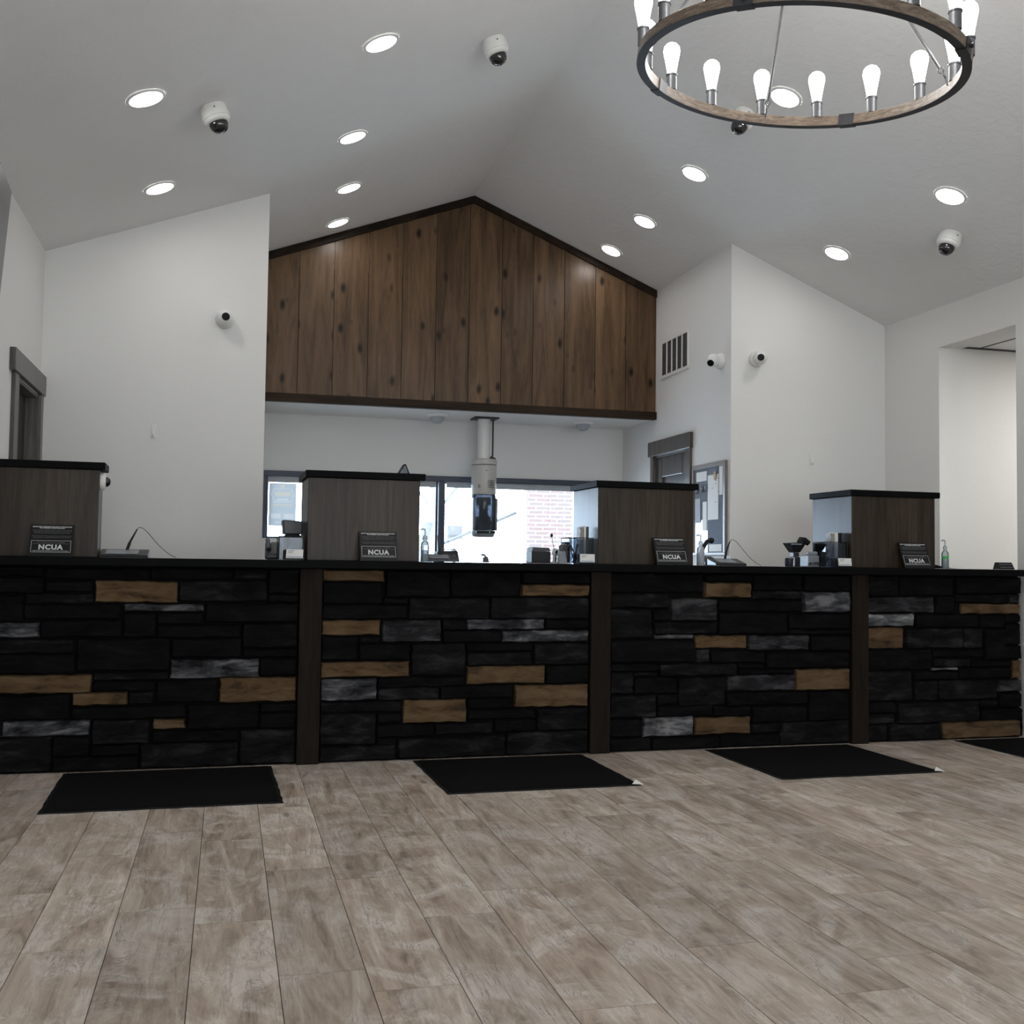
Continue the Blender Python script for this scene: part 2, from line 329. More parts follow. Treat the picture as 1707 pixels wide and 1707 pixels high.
# thin dark cracks along the grain
wv = N(nt, 'ShaderNodeTexNoise', Scale=0.9, Detail=9.0, Roughness=0.72, Distortion=2.2); L(nt, mp.outputs[0], wv.inputs['Vector'])
ck = ramp(nt, [(0.490, (0, 0, 0)), (0.499, (1, 1, 1)), (0.503, (1, 1, 1)), (0.512, (0, 0, 0))]); L(nt, wv.outputs['Fac'], ck.inputs['Fac'])
gt = N(nt, 'ShaderNodeMath', operation='MULTIPLY'); L(nt, ck.outputs['Color'], gt.inputs[0]); L(nt, r2_.outputs['Color'], gt.inputs[1])
gt2 = N(nt, 'ShaderNodeMath', operation='MULTIPLY'); gt2.inputs[1].default_value = 0.85; L(nt, gt.outputs[0], gt2.inputs[0])
mxc = N(nt, 'ShaderNodeMixRGB'); mxc.inputs[2].default_value = (0.11, 0.085, 0.07, 1); L(nt, gt2.outputs[0], mxc.inputs['Fac']); L(nt, mxb.outputs[0], mxc.inputs[1])
mk = N(nt, 'ShaderNodeMapping'); mk.inputs['Scale'].default_value = (7.0, 2.6, 0); L(nt, sc.outputs[0], mk.inputs['Vector'])
kv = N(nt, 'ShaderNodeTexVoronoi', Scale=1.0); L(nt, mk.outputs[0], kv.inputs['Vector'])
kr_ = ramp(nt, [(0.04, (1, 1, 1)), (0.15, (0, 0, 0))]); L(nt, kv.outputs['Distance'], kr_.inputs['Fac'])
ks = N(nt, 'ShaderNodeSeparateColor'); L(nt, kv.outputs['Color'], ks.inputs[0]); kg = N(nt, 'ShaderNodeMath', operation='GREATER_THAN'); kg.inputs[1].default_value = 0.55; L(nt, ks.outputs[0], kg.inputs[0])
km = N(nt, 'ShaderNodeMath', operation='MULTIPLY'); L(nt, kr_.outputs['Color'], km.inputs[0]); L(nt, kg.outputs[0], km.inputs[1])
km2 = N(nt, 'ShaderNodeMath', operation='MULTIPLY'); km2.inputs[1].default_value = 0.7; L(nt, km.outputs[0], km2.inputs[0])
mxd = N(nt, 'ShaderNodeMixRGB'); mxd.inputs[2].default_value = (0.15, 0.12, 0.10, 1); L(nt, km2.outputs[0], mxd.inputs['Fac']); L(nt, mxc.outputs[0], mxd.inputs[1])
mr = N(nt, 'ShaderNodeMapRange'); mr.inputs['To Min'].default_value = 0.86; mr.inputs['To Max'].default_value = 1.16; L(nt, sp.outputs[0], mr.inputs['Value'])
ms = N(nt, 'ShaderNodeVectorMath', operation='SCALE'); L(nt, mxd.outputs[0], ms.inputs[0]); L(nt, mr.outputs[0], ms.inputs['Scale'])
L(nt, ms.outputs[0], pb.inputs['Base Color']); pb.inputs['Roughness'].default_value = 0.42; pb.inputs['Specular IOR Level'].default_value = 0.35
bp = N(nt, 'ShaderNodeBump', Strength=0.15, Distance=0.003); L(nt, n3.outputs['Fac'], bp.inputs['Height']); L(nt, bp.outputs['Normal'], pb.inputs['Normal'])
MAT['tile'] = mf; MAT['grout'] = simple('tile_grout', (0.13, 0.115, 0.10), 0.9)
fl = b.build('floor', [MAT['grout'], MAT['tile']])
ca = fl.data.color_attributes.new('plank', 'FLOAT_COLOR', 'CORNER')
vals = []
for p in fl.data.polygons:
    c = (0.5, 0.5, 0.5) if p.index < 6 else fr[(p.index-6)//6]
    vals += [c[0], c[1], c[2], 1.0]*p.loop_total
ca.data.foreach_set('color', vals); struct(fl)

# ------------------------------------------------------------------ walls
def wallbox(name, *boxes, mat='wall'):
    b = MB()
    for q in boxes: b.box(*q)
    return struct(b.build(name, MAT[mat]))
E = 0.02
# left wall with door opening
DY0, DY1, DZ = 6.57, 7.32, 2.075
zt = zc(XL)+E
b = MB(); b.box(XL-.15, XL, YF, DY0, 0, zt); b.box(XL-.15, XL, DY1, YW, 0, zt); b.box(XL-.15, XL, DY0, DY1, DZ, zt); struct(b.build('wall_left', MAT['wall']))
# right wall with the opening to the side corridor
OY0, OY1, OZ = 5.946, 6.735, 2.657
zt = zc(XR)+E
b = MB(); b.box(XR, XR+.18, YF, OY0, 0, zt); b.box(XR, XR+.18, OY1, YW+.12, 0, zt); b.box(XR, XR+.18, OY0, OY1, OZ, zt); struct(b.build('wall_right', MAT['wall']))
# staff side back walls left and right of the alcove, running up to the slope
b = MB(); b.prism([(XL-.15,0),(XA,0),(XA,zc(XA)+E),(XL-.15,zc(XL-.15)+E)], YW, YW+.12); struct(b.build('wall_back_left', MAT['wall']))
b = MB(); b.prism([(XB,0),(XR,0),(XR,zc(XR)+E),(XB,zc(XB)+E)], YW, YW+.12); struct(b.build('wall_back_right', MAT['wall']))
b = MB(); b.box(XA-.12, XA, YW+.12, YR, 0, zc(XA)); struct(b.build('wall_alcove_left', MAT['wall']))
# right alcove wall with its door opening
RY0, RY1, RZ = 8.19, 8.89, 2.013
b = MB(); zt = zc(XB)
b.box(XB, XB+.12, YW+.12, RY0, 0, zt); b.box(XB, XB+.12, RY1, YR, 0, zt); b.box(XB, XB+.12, RY0, RY1, RZ, zt); struct(b.build('wall_alcove_right', MAT['wall']))
# gable wall above the flat soffit
b = MB(); b.prism([(XA,2.36),(XB,2.36),(XB,zc(XB)+E),(XRG,ZRG+E),(XA,zc(XA)+E)], YG+.035, YG+.12); struct(b.build('wall_gable', MAT['wall']))
# rear wall with windows
W1 = (0.315, 0.90, 1.25); W2 = (0.90, 1.842, 0.95); W3 = (1.90, 3.40, 0.95); WT = 1.795
b = MB()
b.box(XA, W1[0]-.02, YR, YR+.15, 0, 2.46); b.box(W3[1]+.03, XB, YR, YR+.15, 0, 2.46); b.box(W1[0]-.02, W3[1]+.03, YR, YR+.15, 1.845, 2.46)
b.box(W1[0]-.02, W1[1], YR, YR+.15, 0, 1.25); b.box(W1[1], W3[1]+.03, YR, YR+.15, 0, .95)
struct(b.build('wall_rear', MAT['wall']))
def window(name, x0, x1, z0, z1, y, t=.03, d=.07, fm='frame', gm='glass'):
    w = sempty(name, ((x0+x1)/2, y, z0))
    h = (x1-x0)/2; H = z1-z0
    b = MB(); b.box(-h, -h+t, 0, d, 0, H); b.box(h-t, h, 0, d, 0, H); b.box(-h+t, h-t, 0, d, 0, t); b.box(-h+t, h-t, 0, d, H-t, H)
    b.build('window_frame', MAT[fm], w)
    b = MB(); b.box(-h+t, h-t, d*.5, d*.5+.006, t, H-t); b.build('window_pane', MAT[gm], w)
    return w
window('window_1', W1[0], W1[1]-.03, 1.25, 1.80, YR+.05, .018)
window('window_2', W2[0]+.03, W2[1]+.003, .95, 1.80, YR+.05, .018)
window('window_3', W3[0]-.003, W3[1], .95, 1.80, YR+.05, .018)
b = MB(); b.box(W1[0]-.025, W3[1]+.03, YR-.02, YR+.10, WT, 1.843); b.box(1.842, 1.90, YR-.015, YR+.12, .95, WT); b.box(.87, .93, YR-.015, YR+.12, .95, WT)
b.box(W1[0]-.025, W1[0]-.002, YR-.012, YR+.1, 1.25, WT)
struct(b.build('trim_1', MAT['frame'], bevel=.003))
for i, (xa, xb, lb) in enumerate(((W1[0], .86, 'rolled-up pale roller shade above the small left window'), (.94, 1.83, 'rolled-up pale roller shade left of the dark mullion'), (1.91, W3[1], 'long rolled-up pale roller shade over the drive-up window on the right'))):
    b = MB(); b.box(xa+.01, xb-.01, YR+.015, YR+.03, 1.748, WT); b.cyl((xa+.01, YR+.022, 1.748), (xb-.01, YR+.022, 1.748), .007)
    tag(b.build('roller_shade', MAT['shade']), lb, 'shade')
# front wall behind the camera; two unseen windows enlarged to light the hall
b = MB(); zf = lambda x: zc(x)+E
FZ0, FZ1 = .15, 2.85
for x0_, x1_ in ((XL-.15, -.8), (2.0, 2.5), (4.7, XR)):
    b.prism([(x0_,0),(x1_,0),(x1_,FZ1),(x0_,FZ1)], YF-.12, YF)
b.box(-.8, 2.0, YF-.12, YF, 0, FZ0); b.box(2.5, 4.7, YF-.12, YF, 0, FZ0)
b.prism([(XL-.15,FZ1),(XR,FZ1),(XR,zf(XR)),(XRG,zf(XRG)),(XL-.15,zf(XL-.15))], YF-.12, YF)
struct(b.build('wall_front', MAT['wall']))
window('window_4', -.8, 2.0, FZ0, FZ1, YF-.1, .05, gm='tinted'); window('window_5', 2.5, 4.7, FZ0, FZ1, YF-.1, .05, gm='tinted')
# corridor beyond the right-hand opening
CZ = 2.672
b = MB(); b.box(XR+.18, 7.7, OY1, OY1+.1, 0, CZ); struct(b.build('wall_corridor_back', MAT['wall']))
b = MB(); b.box(XR+.18, 7.7, 4.1, 4.2, 0, CZ); b.box(7.6, 7.7, 4.2, OY1, 0, CZ); struct(b.build('wall_corridor_side', MAT['wall']))
b = MB(); b.box(XR+.18, 7.7, 4.1, OY1+.1, CZ, CZ+.1); struct(b.build('ceiling', MAT['ceiling']))
b = MB()
for x in (5.27, 5.88, 6.49, 7.1): b.box(x-.006, x+.006, 4.2, OY1, CZ-.004, CZ)
b.box(XR+.18, 7.6, OY1-.02, OY1, CZ-.010, CZ); b.box(XR+.18, 7.6, 5.5, 5.512, CZ-.004, CZ)
struct(b.build('trim_2', MAT['darkgrey']))
al = bpy.data.lights.new('corridor_panel_light', 'AREA'); al.shape = 'RECTANGLE'; al.size = 1.1; al.size_y = .55; al.energy = 34; al.color = (1, .99, .95)
ao = bpy.data.objects.new('corridor_panel_light', al); COL.objects.link(ao); ao.location = (6.2, 5.6, CZ-.02)

# doors
def door(name, x, y0, y1, zh, side, leafmat, casemat, hy0, hy1, hz0, hz1, cl, cr, panel):
    # side +1: the visible face looks towards +x, -1: towards -x; casing sits proud of the wall by 2 cm
    d = sempty(name, (x, (y0+y1)/2, 0)); yc = (y0+y1)/2
    f = lambda a, b_: (min(a*side, b_*side), max(a*side, b_*side))
    b = MB(); b.box(*f(0, .022), cl[0]-yc, cl[1]-yc, 0, hz0); b.build('door_casing', MAT[casemat], d, .003)
    b = MB(); b.box(*f(0, .022), cr[0]-yc, cr[1]-yc, 0, hz0); b.build('door_casing', MAT[casemat], d, .003)
    b = MB(); b.box(*f(0, .034), hy0-yc, hy1-yc, hz0, hz1); b.build('door_header', MAT[casemat], d, .004)
    b = MB(); b.box(*f(-.12, 0), y0-yc-.0, y0-yc+.02, 0, zh); b.box(*f(-.12, 0), y1-yc-.02, y1-yc, 0, zh); b.box(*f(-.12, 0), y0-yc+.02, y1-yc-.02, zh-.02, zh); b.build('door_jamb', MAT[casemat], d)
    b = MB(); a0, a1 = y0-yc+.022, y1-yc-.022
    if panel:
        w = .11
        b.box(*f(-.05, -.012), a0, a0+w, .01, zh-.02); b.box(*f(-.05, -.012), a1-w, a1, .01, zh-.02)
        b.box(*f(-.05, -.012), a0+w, a1-w, zh-.19, zh-.02); b.box(*f(-.05, -.012), a0+w, a1-w, .01, .24); b.box(*f(-.05, -.012), a0+w, a1-w, .92, 1.05)
        b.box(*f(-.045, -.03), a0+w, a1-w, .24, zh-.19)
        lf = b.build('door_leaf', MAT[leafmat], d, .006)
    else:
        b.box(*f(-.11, -.07), a0, a1, .01, zh-.02); lf = b.build('door_leaf', MAT[leafmat], d, .003)
    k = MB(); ky = a1-.06 if side < 0 else a0+.06; s0 = -.012 if panel else -.07
    k.cyl((side*s0, ky, 1.0), (side*(s0+.05), ky, 1.0), .011); k.cyl((side*(s0+.045), ky, 1.0), (side*(s0+.045), ky+(-.11 if side < 0 else .11), 1.0), .009)
    k.build('door_handle', MAT['metal'], lf)
    return d
door('door_1', XL, DY0, DY1, DZ, 1, 'doordark', 'doorwood', 6.376, 7.398, 2.08, 2.205, (6.45, DY0), (DY1, 7.397), False)
door('door_2', XB, RY0, RY1, RZ, -1, 'doorwood', 'doorwood', 8.078, 8.98, 2.013, 2.142, (8.10, RY0), (RY1, 8.95), True)

# ------------------------------------------------------------------ wooden gable cladding
g = thing('gable_wood_cladding', 'dark-stained knotty pine board cladding filling the peaked gable over the teller alcove', 'wood panelling', (XA, YG, 2.336))
seams = [XA, .51, .791, 1.074, 1.355, 1.64, 1.924, 2.208, 2.486, 2.768, 3.05, 3.334, XB]
def ZZ(x): return zc(x)-2.336-.004
for i in range(12):
    a, c = seams[i]+.002, seams[i+1]-.002
    if i == 0: a += .002
    if i == 11: c -= .002
    pl = [(a-XA, .03), (c-XA, .03), (c-XA, ZZ(c)-.02), (a-XA, ZZ(a)-.02)]
    if a < XRG < c: pl = [(a-XA, .03), (c-XA, .03), (c-XA, ZZ(c)-.02), (XRG-XA, ZZ(XRG)-.02), (a-XA, ZZ(a)-.02)]
    b = MB(); b.prism(pl, 0, .018); b.build('board', MAT['gable'], g, .0015)
b = MB(); b.box(.002, XB-XA-.002, .018, .034, .03, ZZ(XA)-.08); b.build('backing_board', MAT['doordark'], g)
b = MB(); b.box(.002, XB-XA-.002, -.03, .034, 0, .068); b.build('bottom_beam', MAT['beam'], g, .004)
tw = .062
for xa, xb, nm in ((XA+.003, XRG, 1), (XRG, XB-.003, 2)):
    b = MB(); b.prism([(xa-XA, ZZ(xa)-tw), (xb-XA, ZZ(xb)-tw), (xb-XA, ZZ(xb)), (xa-XA, ZZ(xa))], -.02, -.0005); b.build('rake_trim', MAT['rakewood'], g)

# ------------------------------------------------------------------ teller counter (slightly skewed to the room)
TH = math.atan(.022); CO = Vector((0, 5.785, 0)); CU = Vector((math.cos(TH), math.sin(TH), 0)); CV = Vector((-math.sin(TH), math.cos(TH), 0))
def cw(s, t, z): return CO + CU*s + CV*t + Vector((0,0,z))
ZT = 1.0612
sa, sb = -1.155, 4.905
cn = thing('teller_counter', 'long black ledgestone teller counter with wooden posts crossing the hall', 'counter', CO, (0,0,TH))
b = MB(); b.box(sa, sb, .022, .60, 0, 1.0185); b.build('counter_core', MAT['mortar'], cn)
posts = [(.370, .486), (1.985, 2.106), (3.663, 3.776)]
for p0, p1 in posts:
    b = MB(); b.box(p0, p1, -.028, .0215, 0, 1.0185); b.build('post', MAT['post'], cn, .004)
STONES={
 1:"-1.071,0.964,-0.874,1.012,d -1.068,0.88,-0.872,0.96,d -0.865,0.949,-0.377,1.006,d -0.373,0.956,0.029,1.015,d 0.034,0.96,0.199,1.015,m 0.21,0.886,0.358,1.017,d 0.212,0.839,0.36,0.881,d -0.863,0.887,-0.647,0.943,d -0.635,0.837,-0.241,0.945,t -0.235,0.842,0.202,0.949,m -1.065,0.743,-0.961,0.87,d -0.953,0.83,-0.645,0.878,m -0.96,0.754,-0.51,0.825,d -0.497,0.792,-0.11,0.828,g -0.1,0.736,0.36,0.833,d -1.061,0.663,-0.885,0.735,g -0.877,0.666,-0.503,0.747,d -0.496,0.665,-0.341,0.787,d -0.334,0.727,-0.113,0.785,d -0.332,0.658,0.075,0.722,d 0.085,0.606,0.36,0.729,d -1.059,0.587,-0.724,0.652,m -1.056,0.486,-0.712,0.582,d -0.707,0.497,-0.268,0.655,d -0.262,0.56,0.082,0.653,d 0.09,0.556,0.362,0.599,d -0.266,0.451,0.172,0.545,g 0.177,0.461,0.357,0.549,d -1.053,0.389,-0.639,0.478,t -0.632,0.448,-0.273,0.489,m -0.63,0.394,-0.336,0.442,d -0.33,0.332,-0.032,0.442,d -0.021,0.326,0.358,0.453,t -1.027,0.263,-0.733,0.383,d -0.725,0.326,-0.467,0.39,t -0.461,0.324,-0.341,0.388,m -0.725,0.256,-0.184,0.319,d -0.176,0.196,0.173,0.32,d 0.182,0.274,0.361,0.317,d 0.181,0.188,0.363,0.267,d -1.02,0.181,-0.64,0.257,g -0.628,0.133,-0.358,0.251,m -0.342,0.2,-0.186,0.248,t -1.048,0.183,-1.032,0.383,d -1.041,0.002,-0.814,0.178,m -0.81,0.081,-0.635,0.172,d -0.63,0.077,-0.403,0.129,d -0.345,0.131,0.076,0.189,d -0.398,0.006,0.076,0.125,m 0.085,0.006,0.366,0.182,m -0.807,-0.001,-0.406,0.073,d",
 2:"0.491,0.953,0.816,1.014,t 0.827,0.869,1.176,1.018,d 1.181,0.874,1.576,1.022,d 1.583,0.948,1.991,1.027,d 1.584,0.878,1.989,0.943,t 0.485,0.832,0.807,0.946,d 0.813,0.831,0.946,0.864,d 0.487,0.752,0.945,0.825,d 0.955,0.754,1.401,0.867,m 1.406,0.754,1.993,0.871,m 0.497,0.667,0.8,0.745,t 0.808,0.628,1.132,0.745,n 1.137,0.695,1.268,0.748,d 1.275,0.694,1.717,0.749,g 1.725,0.693,1.993,0.749,d 0.491,0.537,0.681,0.659,d 0.688,0.625,0.796,0.658,m 0.689,0.534,0.961,0.619,d 1.143,0.625,1.472,0.689,d 1.48,0.625,1.994,0.687,g 0.97,0.448,1.269,0.618,m 1.273,0.575,1.651,0.618,d 1.282,0.498,1.645,0.569,m 1.659,0.499,1.993,0.615,m 0.493,0.444,0.961,0.525,t 1.279,0.396,1.726,0.493,t 1.734,0.391,1.994,0.492,d 0.494,0.324,0.786,0.435,g 0.793,0.387,1.269,0.439,d 0.794,0.319,1.125,0.384,m 1.132,0.322,1.54,0.39,d 1.551,0.265,1.995,0.387,t 0.501,0.261,0.92,0.314,m 0.93,0.195,1.279,0.319,t 1.287,0.263,1.541,0.315,d 0.497,0.093,0.785,0.255,m 0.792,0.201,0.922,0.252,d 1.288,0.205,1.672,0.255,d 1.681,0.135,1.99,0.257,m 0.793,0.122,1.104,0.192,d 1.109,0.128,1.433,0.185,m 1.438,0.135,1.676,0.196,d 0.794,0.082,0.9,0.119,d 0.496,0,0.894,0.084,m 0.908,-0.005,1.5,0.109,m 1.507,0.007,1.991,0.129,m",
 3:"2.12,0.902,2.689,1.029,d 2.7,0.969,3.005,1.032,d 3.011,0.92,3.336,1.036,d 3.344,0.918,3.665,1.04,d 2.692,0.875,2.995,0.963,t 3.002,0.867,3.336,0.914,m 2.121,0.815,2.474,0.895,m 2.482,0.739,2.774,0.868,n 3.345,0.79,3.665,0.912,g 2.782,0.794,3.336,0.859,d 2.12,0.639,2.367,0.807,m 2.372,0.741,2.477,0.807,d 2.378,0.664,2.777,0.734,m 2.785,0.662,3.232,0.786,d 3.24,0.691,3.662,0.782,d 2.386,0.637,2.629,0.658,w 2.638,0.579,2.968,0.654,t 2.974,0.566,3.379,0.652,n 3.24,0.657,3.662,0.687,d 3.388,0.558,3.66,0.65,d 2.121,0.504,2.636,0.632,d 2.643,0.5,2.732,0.571,n 2.74,0.494,3.095,0.563,d 3.103,0.459,3.656,0.553,d 2.119,0.453,2.406,0.498,d 2.414,0.423,2.906,0.492,m 2.91,0.46,3.093,0.487,d 2.914,0.427,3.286,0.452,d 3.294,0.325,3.652,0.448,t 2.123,0.328,2.251,0.446,m 2.257,0.425,2.404,0.446,m 2.259,0.326,2.528,0.417,d 2.535,0.25,2.831,0.415,m 2.838,0.329,3.283,0.421,n 2.119,0.191,2.395,0.319,m 2.402,0.259,2.528,0.319,d 2.838,0.243,3.374,0.32,d 3.382,0.143,3.652,0.316,d 2.402,0.193,2.752,0.25,d 2.758,0.183,2.999,0.24,d 3.008,0.14,3.371,0.233,d 2.115,0.085,2.31,0.185,d 2.317,0.08,2.63,0.188,w 2.64,0.082,2.995,0.179,t 3.003,0.085,3.189,0.136,m 3.197,0.008,3.654,0.139,m 2.113,0.014,2.362,0.078,d 2.368,0.002,2.796,0.07,d 2.802,-0,3.191,0.07,d",
 4:"3.789,0.889,3.999,1.02,d 4.008,0.894,4.402,1.008,d 4.411,0.908,4.926,1.02,d 4.411,0.848,4.818,0.904,d 4.825,0.849,4.925,0.905,n 3.793,0.789,4.264,0.882,n 4.27,0.782,4.406,0.889,d 4.466,0.781,4.924,0.842,t 3.789,0.704,4.118,0.779,w 4.125,0.697,4.583,0.776,d 4.588,0.693,4.778,0.775,d 4.786,0.725,4.924,0.775,d 3.791,0.57,4.041,0.694,t 4.052,0.568,4.465,0.689,m 4.472,0.563,4.617,0.688,m 4.625,0.566,4.782,0.688,d 4.789,0.585,4.923,0.718,d 3.789,0.437,4.244,0.56,d 4.253,0.509,4.624,0.556,d 4.248,0.451,4.52,0.504,m 4.249,0.43,4.424,0.447,w 4.631,0.494,4.921,0.58,d 4.526,0.447,4.838,0.488,d 4.844,0.37,4.92,0.486,t 3.79,0.251,4.098,0.43,m 4.105,0.373,4.426,0.425,d 4.433,0.375,4.834,0.442,d 4.114,0.246,4.287,0.368,m 4.294,0.247,4.724,0.369,m 4.731,0.29,4.919,0.364,n 3.788,0.178,3.985,0.243,d 3.993,0.11,4.583,0.238,m 4.591,0.195,4.721,0.238,m 4.73,0.191,4.918,0.282,d 4.591,0.112,4.88,0.186,d 4.887,0.022,4.917,0.182,d 3.788,0.112,3.978,0.173,m 3.788,0.013,3.924,0.106,m 3.931,0.011,4.304,0.107,m 4.311,0.014,4.879,0.11,t",
}
SM = {'d':0,'m':1,'n':2,'g':3,'w':4,'t':5}
smats = [MAT['st_'+c] for c in 'dmngwt']
def stone_block(b, x0, z0, x1, z1, mi, rnd):
    gx = max(3, int((x1-x0)/.045)); gz = max(2, int((z1-z0)/.028)); d = rnd.uniform(-.006, .012)
    ch = .006; base = len(b.v); nx, nz = gx+2, gz+2
    xs = [x0] + [x0+ch+(x1-x0-2*ch)*i/gx for i in range(gx+1)] + [x1]
    zs = [z0] + [z0+ch+(z1-z0-2*ch)*i/gz for i in range(gz+1)] + [z1]
    jl, jr, jt, jb = [[rnd.uniform(-.0035, .0035) for _ in range(40)] for _ in range(4)]
    sl = rnd.uniform(-.02, .02)
    for j, z in enumerate(zs):
        for i, x in enumerate(xs):
            ed = i in (0, nx) or j in (0, nz)
            y = -.004-d if not ed else .010
            if not ed: y += rnd.uniform(-.0035, .0035) + sl*(z-(z0+z1)/2)*2
            xx = x + (jl[j%40] if i <= 1 else jr[j%40] if i >= nx-1 else 0); zz = z + (jb[i%40] if j <= 1 else jt[i%40] if j >= nz-1 else 0)
            b.v.append((xx, y, max(zz, .001)))
    n0 = len(xs); 
    for j in range(len(zs)-1):
        for i in range(n0-1):
            q = base + j*n0 + i; b.f.append((q, q+1, q+1+n0, q+n0)); b.m.append(mi)
    # short sides back to the mortar
    back = len(b.v)
    ring = [(i, 0) for i in range(n0)] + [(n0-1, j) for j in range(1, len(zs))] + [(i, len(zs)-1) for i in range(n0-2, -1, -1)] + [(0, j) for j in range(len(zs)-2, 0, -1)]
    for i, j in ring:
        v = b.v[base+j*n0+i]; b.v.append((v[0], .0225, v[2]))
    k = len(ring)
    for a in range(k):
        i, j = ring[a]; i2, j2 = ring[(a+1)%k]
        b.f.append((base+j*n0+i, back+a, back+(a+1)%k, base+j2*n0+i2)); b.m.append(mi)
rs = random.Random(11)
bays = {1:(sa+.01, .366), 2:(.490, 1.981), 3:(2.110, 3.659), 4:(3.780, sb)}
for k in (1, 2, 3, 4):
    b = MB(); lo, hi = bays[k]
    for item in STONES[k].split():
        x0_, z0_, x1_, z1_, c = item.split(','); x0_, z0_, x1_, z1_ = map(float, (x0_, z0_, x1_, z1_))
        if k == 1 and x0_ < -1.0: x0_ = lo
        if k == 4 and x1_ > 4.86: x1_ = hi
        x0_ = max(x0_, lo); x1_ = min(x1_, hi)
        if abs(x0_-lo) < .03: x0_ = lo
        if abs(x1_-hi) < .03: x1_ = hi
        z0_ = max(z0_, .006); z1_ = min(z1_, 1.012)
        if z0_ < .03: z0_ = .008
        if z1_ <= z0_+.012: z0_ = z1_-.014
        stone_block(b, x0_, z0_, x1_, z1_, SM[c], rs)
    b.build('stone_panel', smats, cn, smooth=True)
ct = thing('countertop', 'thin black laminate worktop running along the top of the stone counter', 'countertop', CO, (0,0,TH))
b = MB(); b.box(sa, sb, -.10, .72, 1.0192, ZT); b.build('top_slab', MAT['slab'], ct, .004)

# floor mats
mats_ = [(-.75, .243, -.913, -.045, 'black floor mat in front of the leftmost stone panel, nearest the left frame edge'),
         (.98, 1.93, -.893, -.045, 'black floor mat with a folded corner between the first and second wooden posts'),
         (2.68, 3.615, -.91, -.045, 'black floor mat between the second and third wooden posts'),
         (4.37, 4.88, -.86, -.045, 'black floor mat cut off by the right edge of the photo')]
for i, (s0, s1, t0, t1, lb) in enumerate(mats_):
    m = thing('floor_mat', lb, 'floor mat', cw((s0+s1)/2, (t0+t1)/2, 0), (0,0,TH), 'black entrance mats along the counter')
    hx, hy = (s1-s0)/2, (t1-t0)/2
    b = MB(); n = 18; rv = random.Random(i+40)
    pts = [(-hx+2*hx*k/n, -hy+rv.uniform(-.004,.004)) for k in range(n+1)] + [(hx+rv.uniform(-.003,.004), -hy+2*hy*k/n) for k in range(1, n)] + [(hx-2*hx*k/n, hy) for k in range(n+1)] + [(-hx+rv.uniform(-.003,.003), hy-2*hy*k/n) for k in range(1, n)]
    kk = len(pts); v = [(x, y, .0006) for x, y in pts] + [(x, y, .0045) for x, y in pts] + [(x*(1-.018/hx), y*(1-.018/hy), .006) for x, y in pts]
    f = [tuple(range(kk-1, -1, -1))] + [(a, (a+1)%kk, kk+(a+1)%kk, kk+a) for a in range(kk)] + [(kk+a, kk+(a+1)%kk, 2*kk+(a+1)%kk, 2*kk+a) for a in range(kk)]
    b.add(v, f); b.build('rubber_border', MAT['black'], m)
    b = MB(); inn = [(x*(1-.018/hx), y*(1-.018/hy)) for x, y in pts]
    v = [(x, y, .005) for x, y in inn] + [(x, y, .0085) for x, y in inn]
    b.add(v, [tuple(range(kk-1,-1,-1)), tuple(range(kk, 2*kk))] + [(a, (a+1)%kk, kk+(a+1)%kk, kk+a) for a in range(kk)]); b.build('pile', MAT['mat'], m)
    if i in (1, 2):   # pale backing of the curled corner
        b = MB(); b.add([(hx-.045, -hy+.002, .0095), (hx+.012, -hy-.006, .006), (hx-.012, -hy+.035, .022)], [(0,1,2)]); 
        b.add([(hx-.045, -hy+.002, .0105), (hx+.012, -hy-.006, .007), (hx-.012, -hy+.035, .023)], [(2,1,0)]); b.build('curled_corner', MAT['paper'], m)

# ------------------------------------------------------------------ cabinets standing on the counter
cabs = [(-1.15, -.640, .31, 'leftmost wooden box cabinet on the counter, with a dome camera on its side'),
        (.415, 1.025, .53, 'second wooden box cabinet from the left, grey-brown, left of the bright window'),
        (2.074, 2.676, .555, 'third wooden box cabinet from the left, in front of the alcove door'),
        (3.752, 4.357, .565, 'fourth wooden box cabinet, rightmost on the counter')]
for i, (s0, s1, t1, lb) in enumerate(cabs):
    t0 = .115; c = thing('counter_cabinet', lb, 'cabinet', cw((s0+s1)/2, t0, ZT-.0002), (0,0,TH), 'wooden box cabinets on the teller counter')
    h = (s1-s0)/2; H = 1.508-ZT
    b = MB(); b.box(-h, h, 0, t1-t0, 0, H); b.build('cabinet_body', MAT['cabinet'], c, .003)
    b = MB(); b.box(-h-(.017 if i else .012), h+.028, -.018, t1-t0+.015, H+.0005, H+.038); b.build('cabinet_top', MAT['slab'], c, .004)

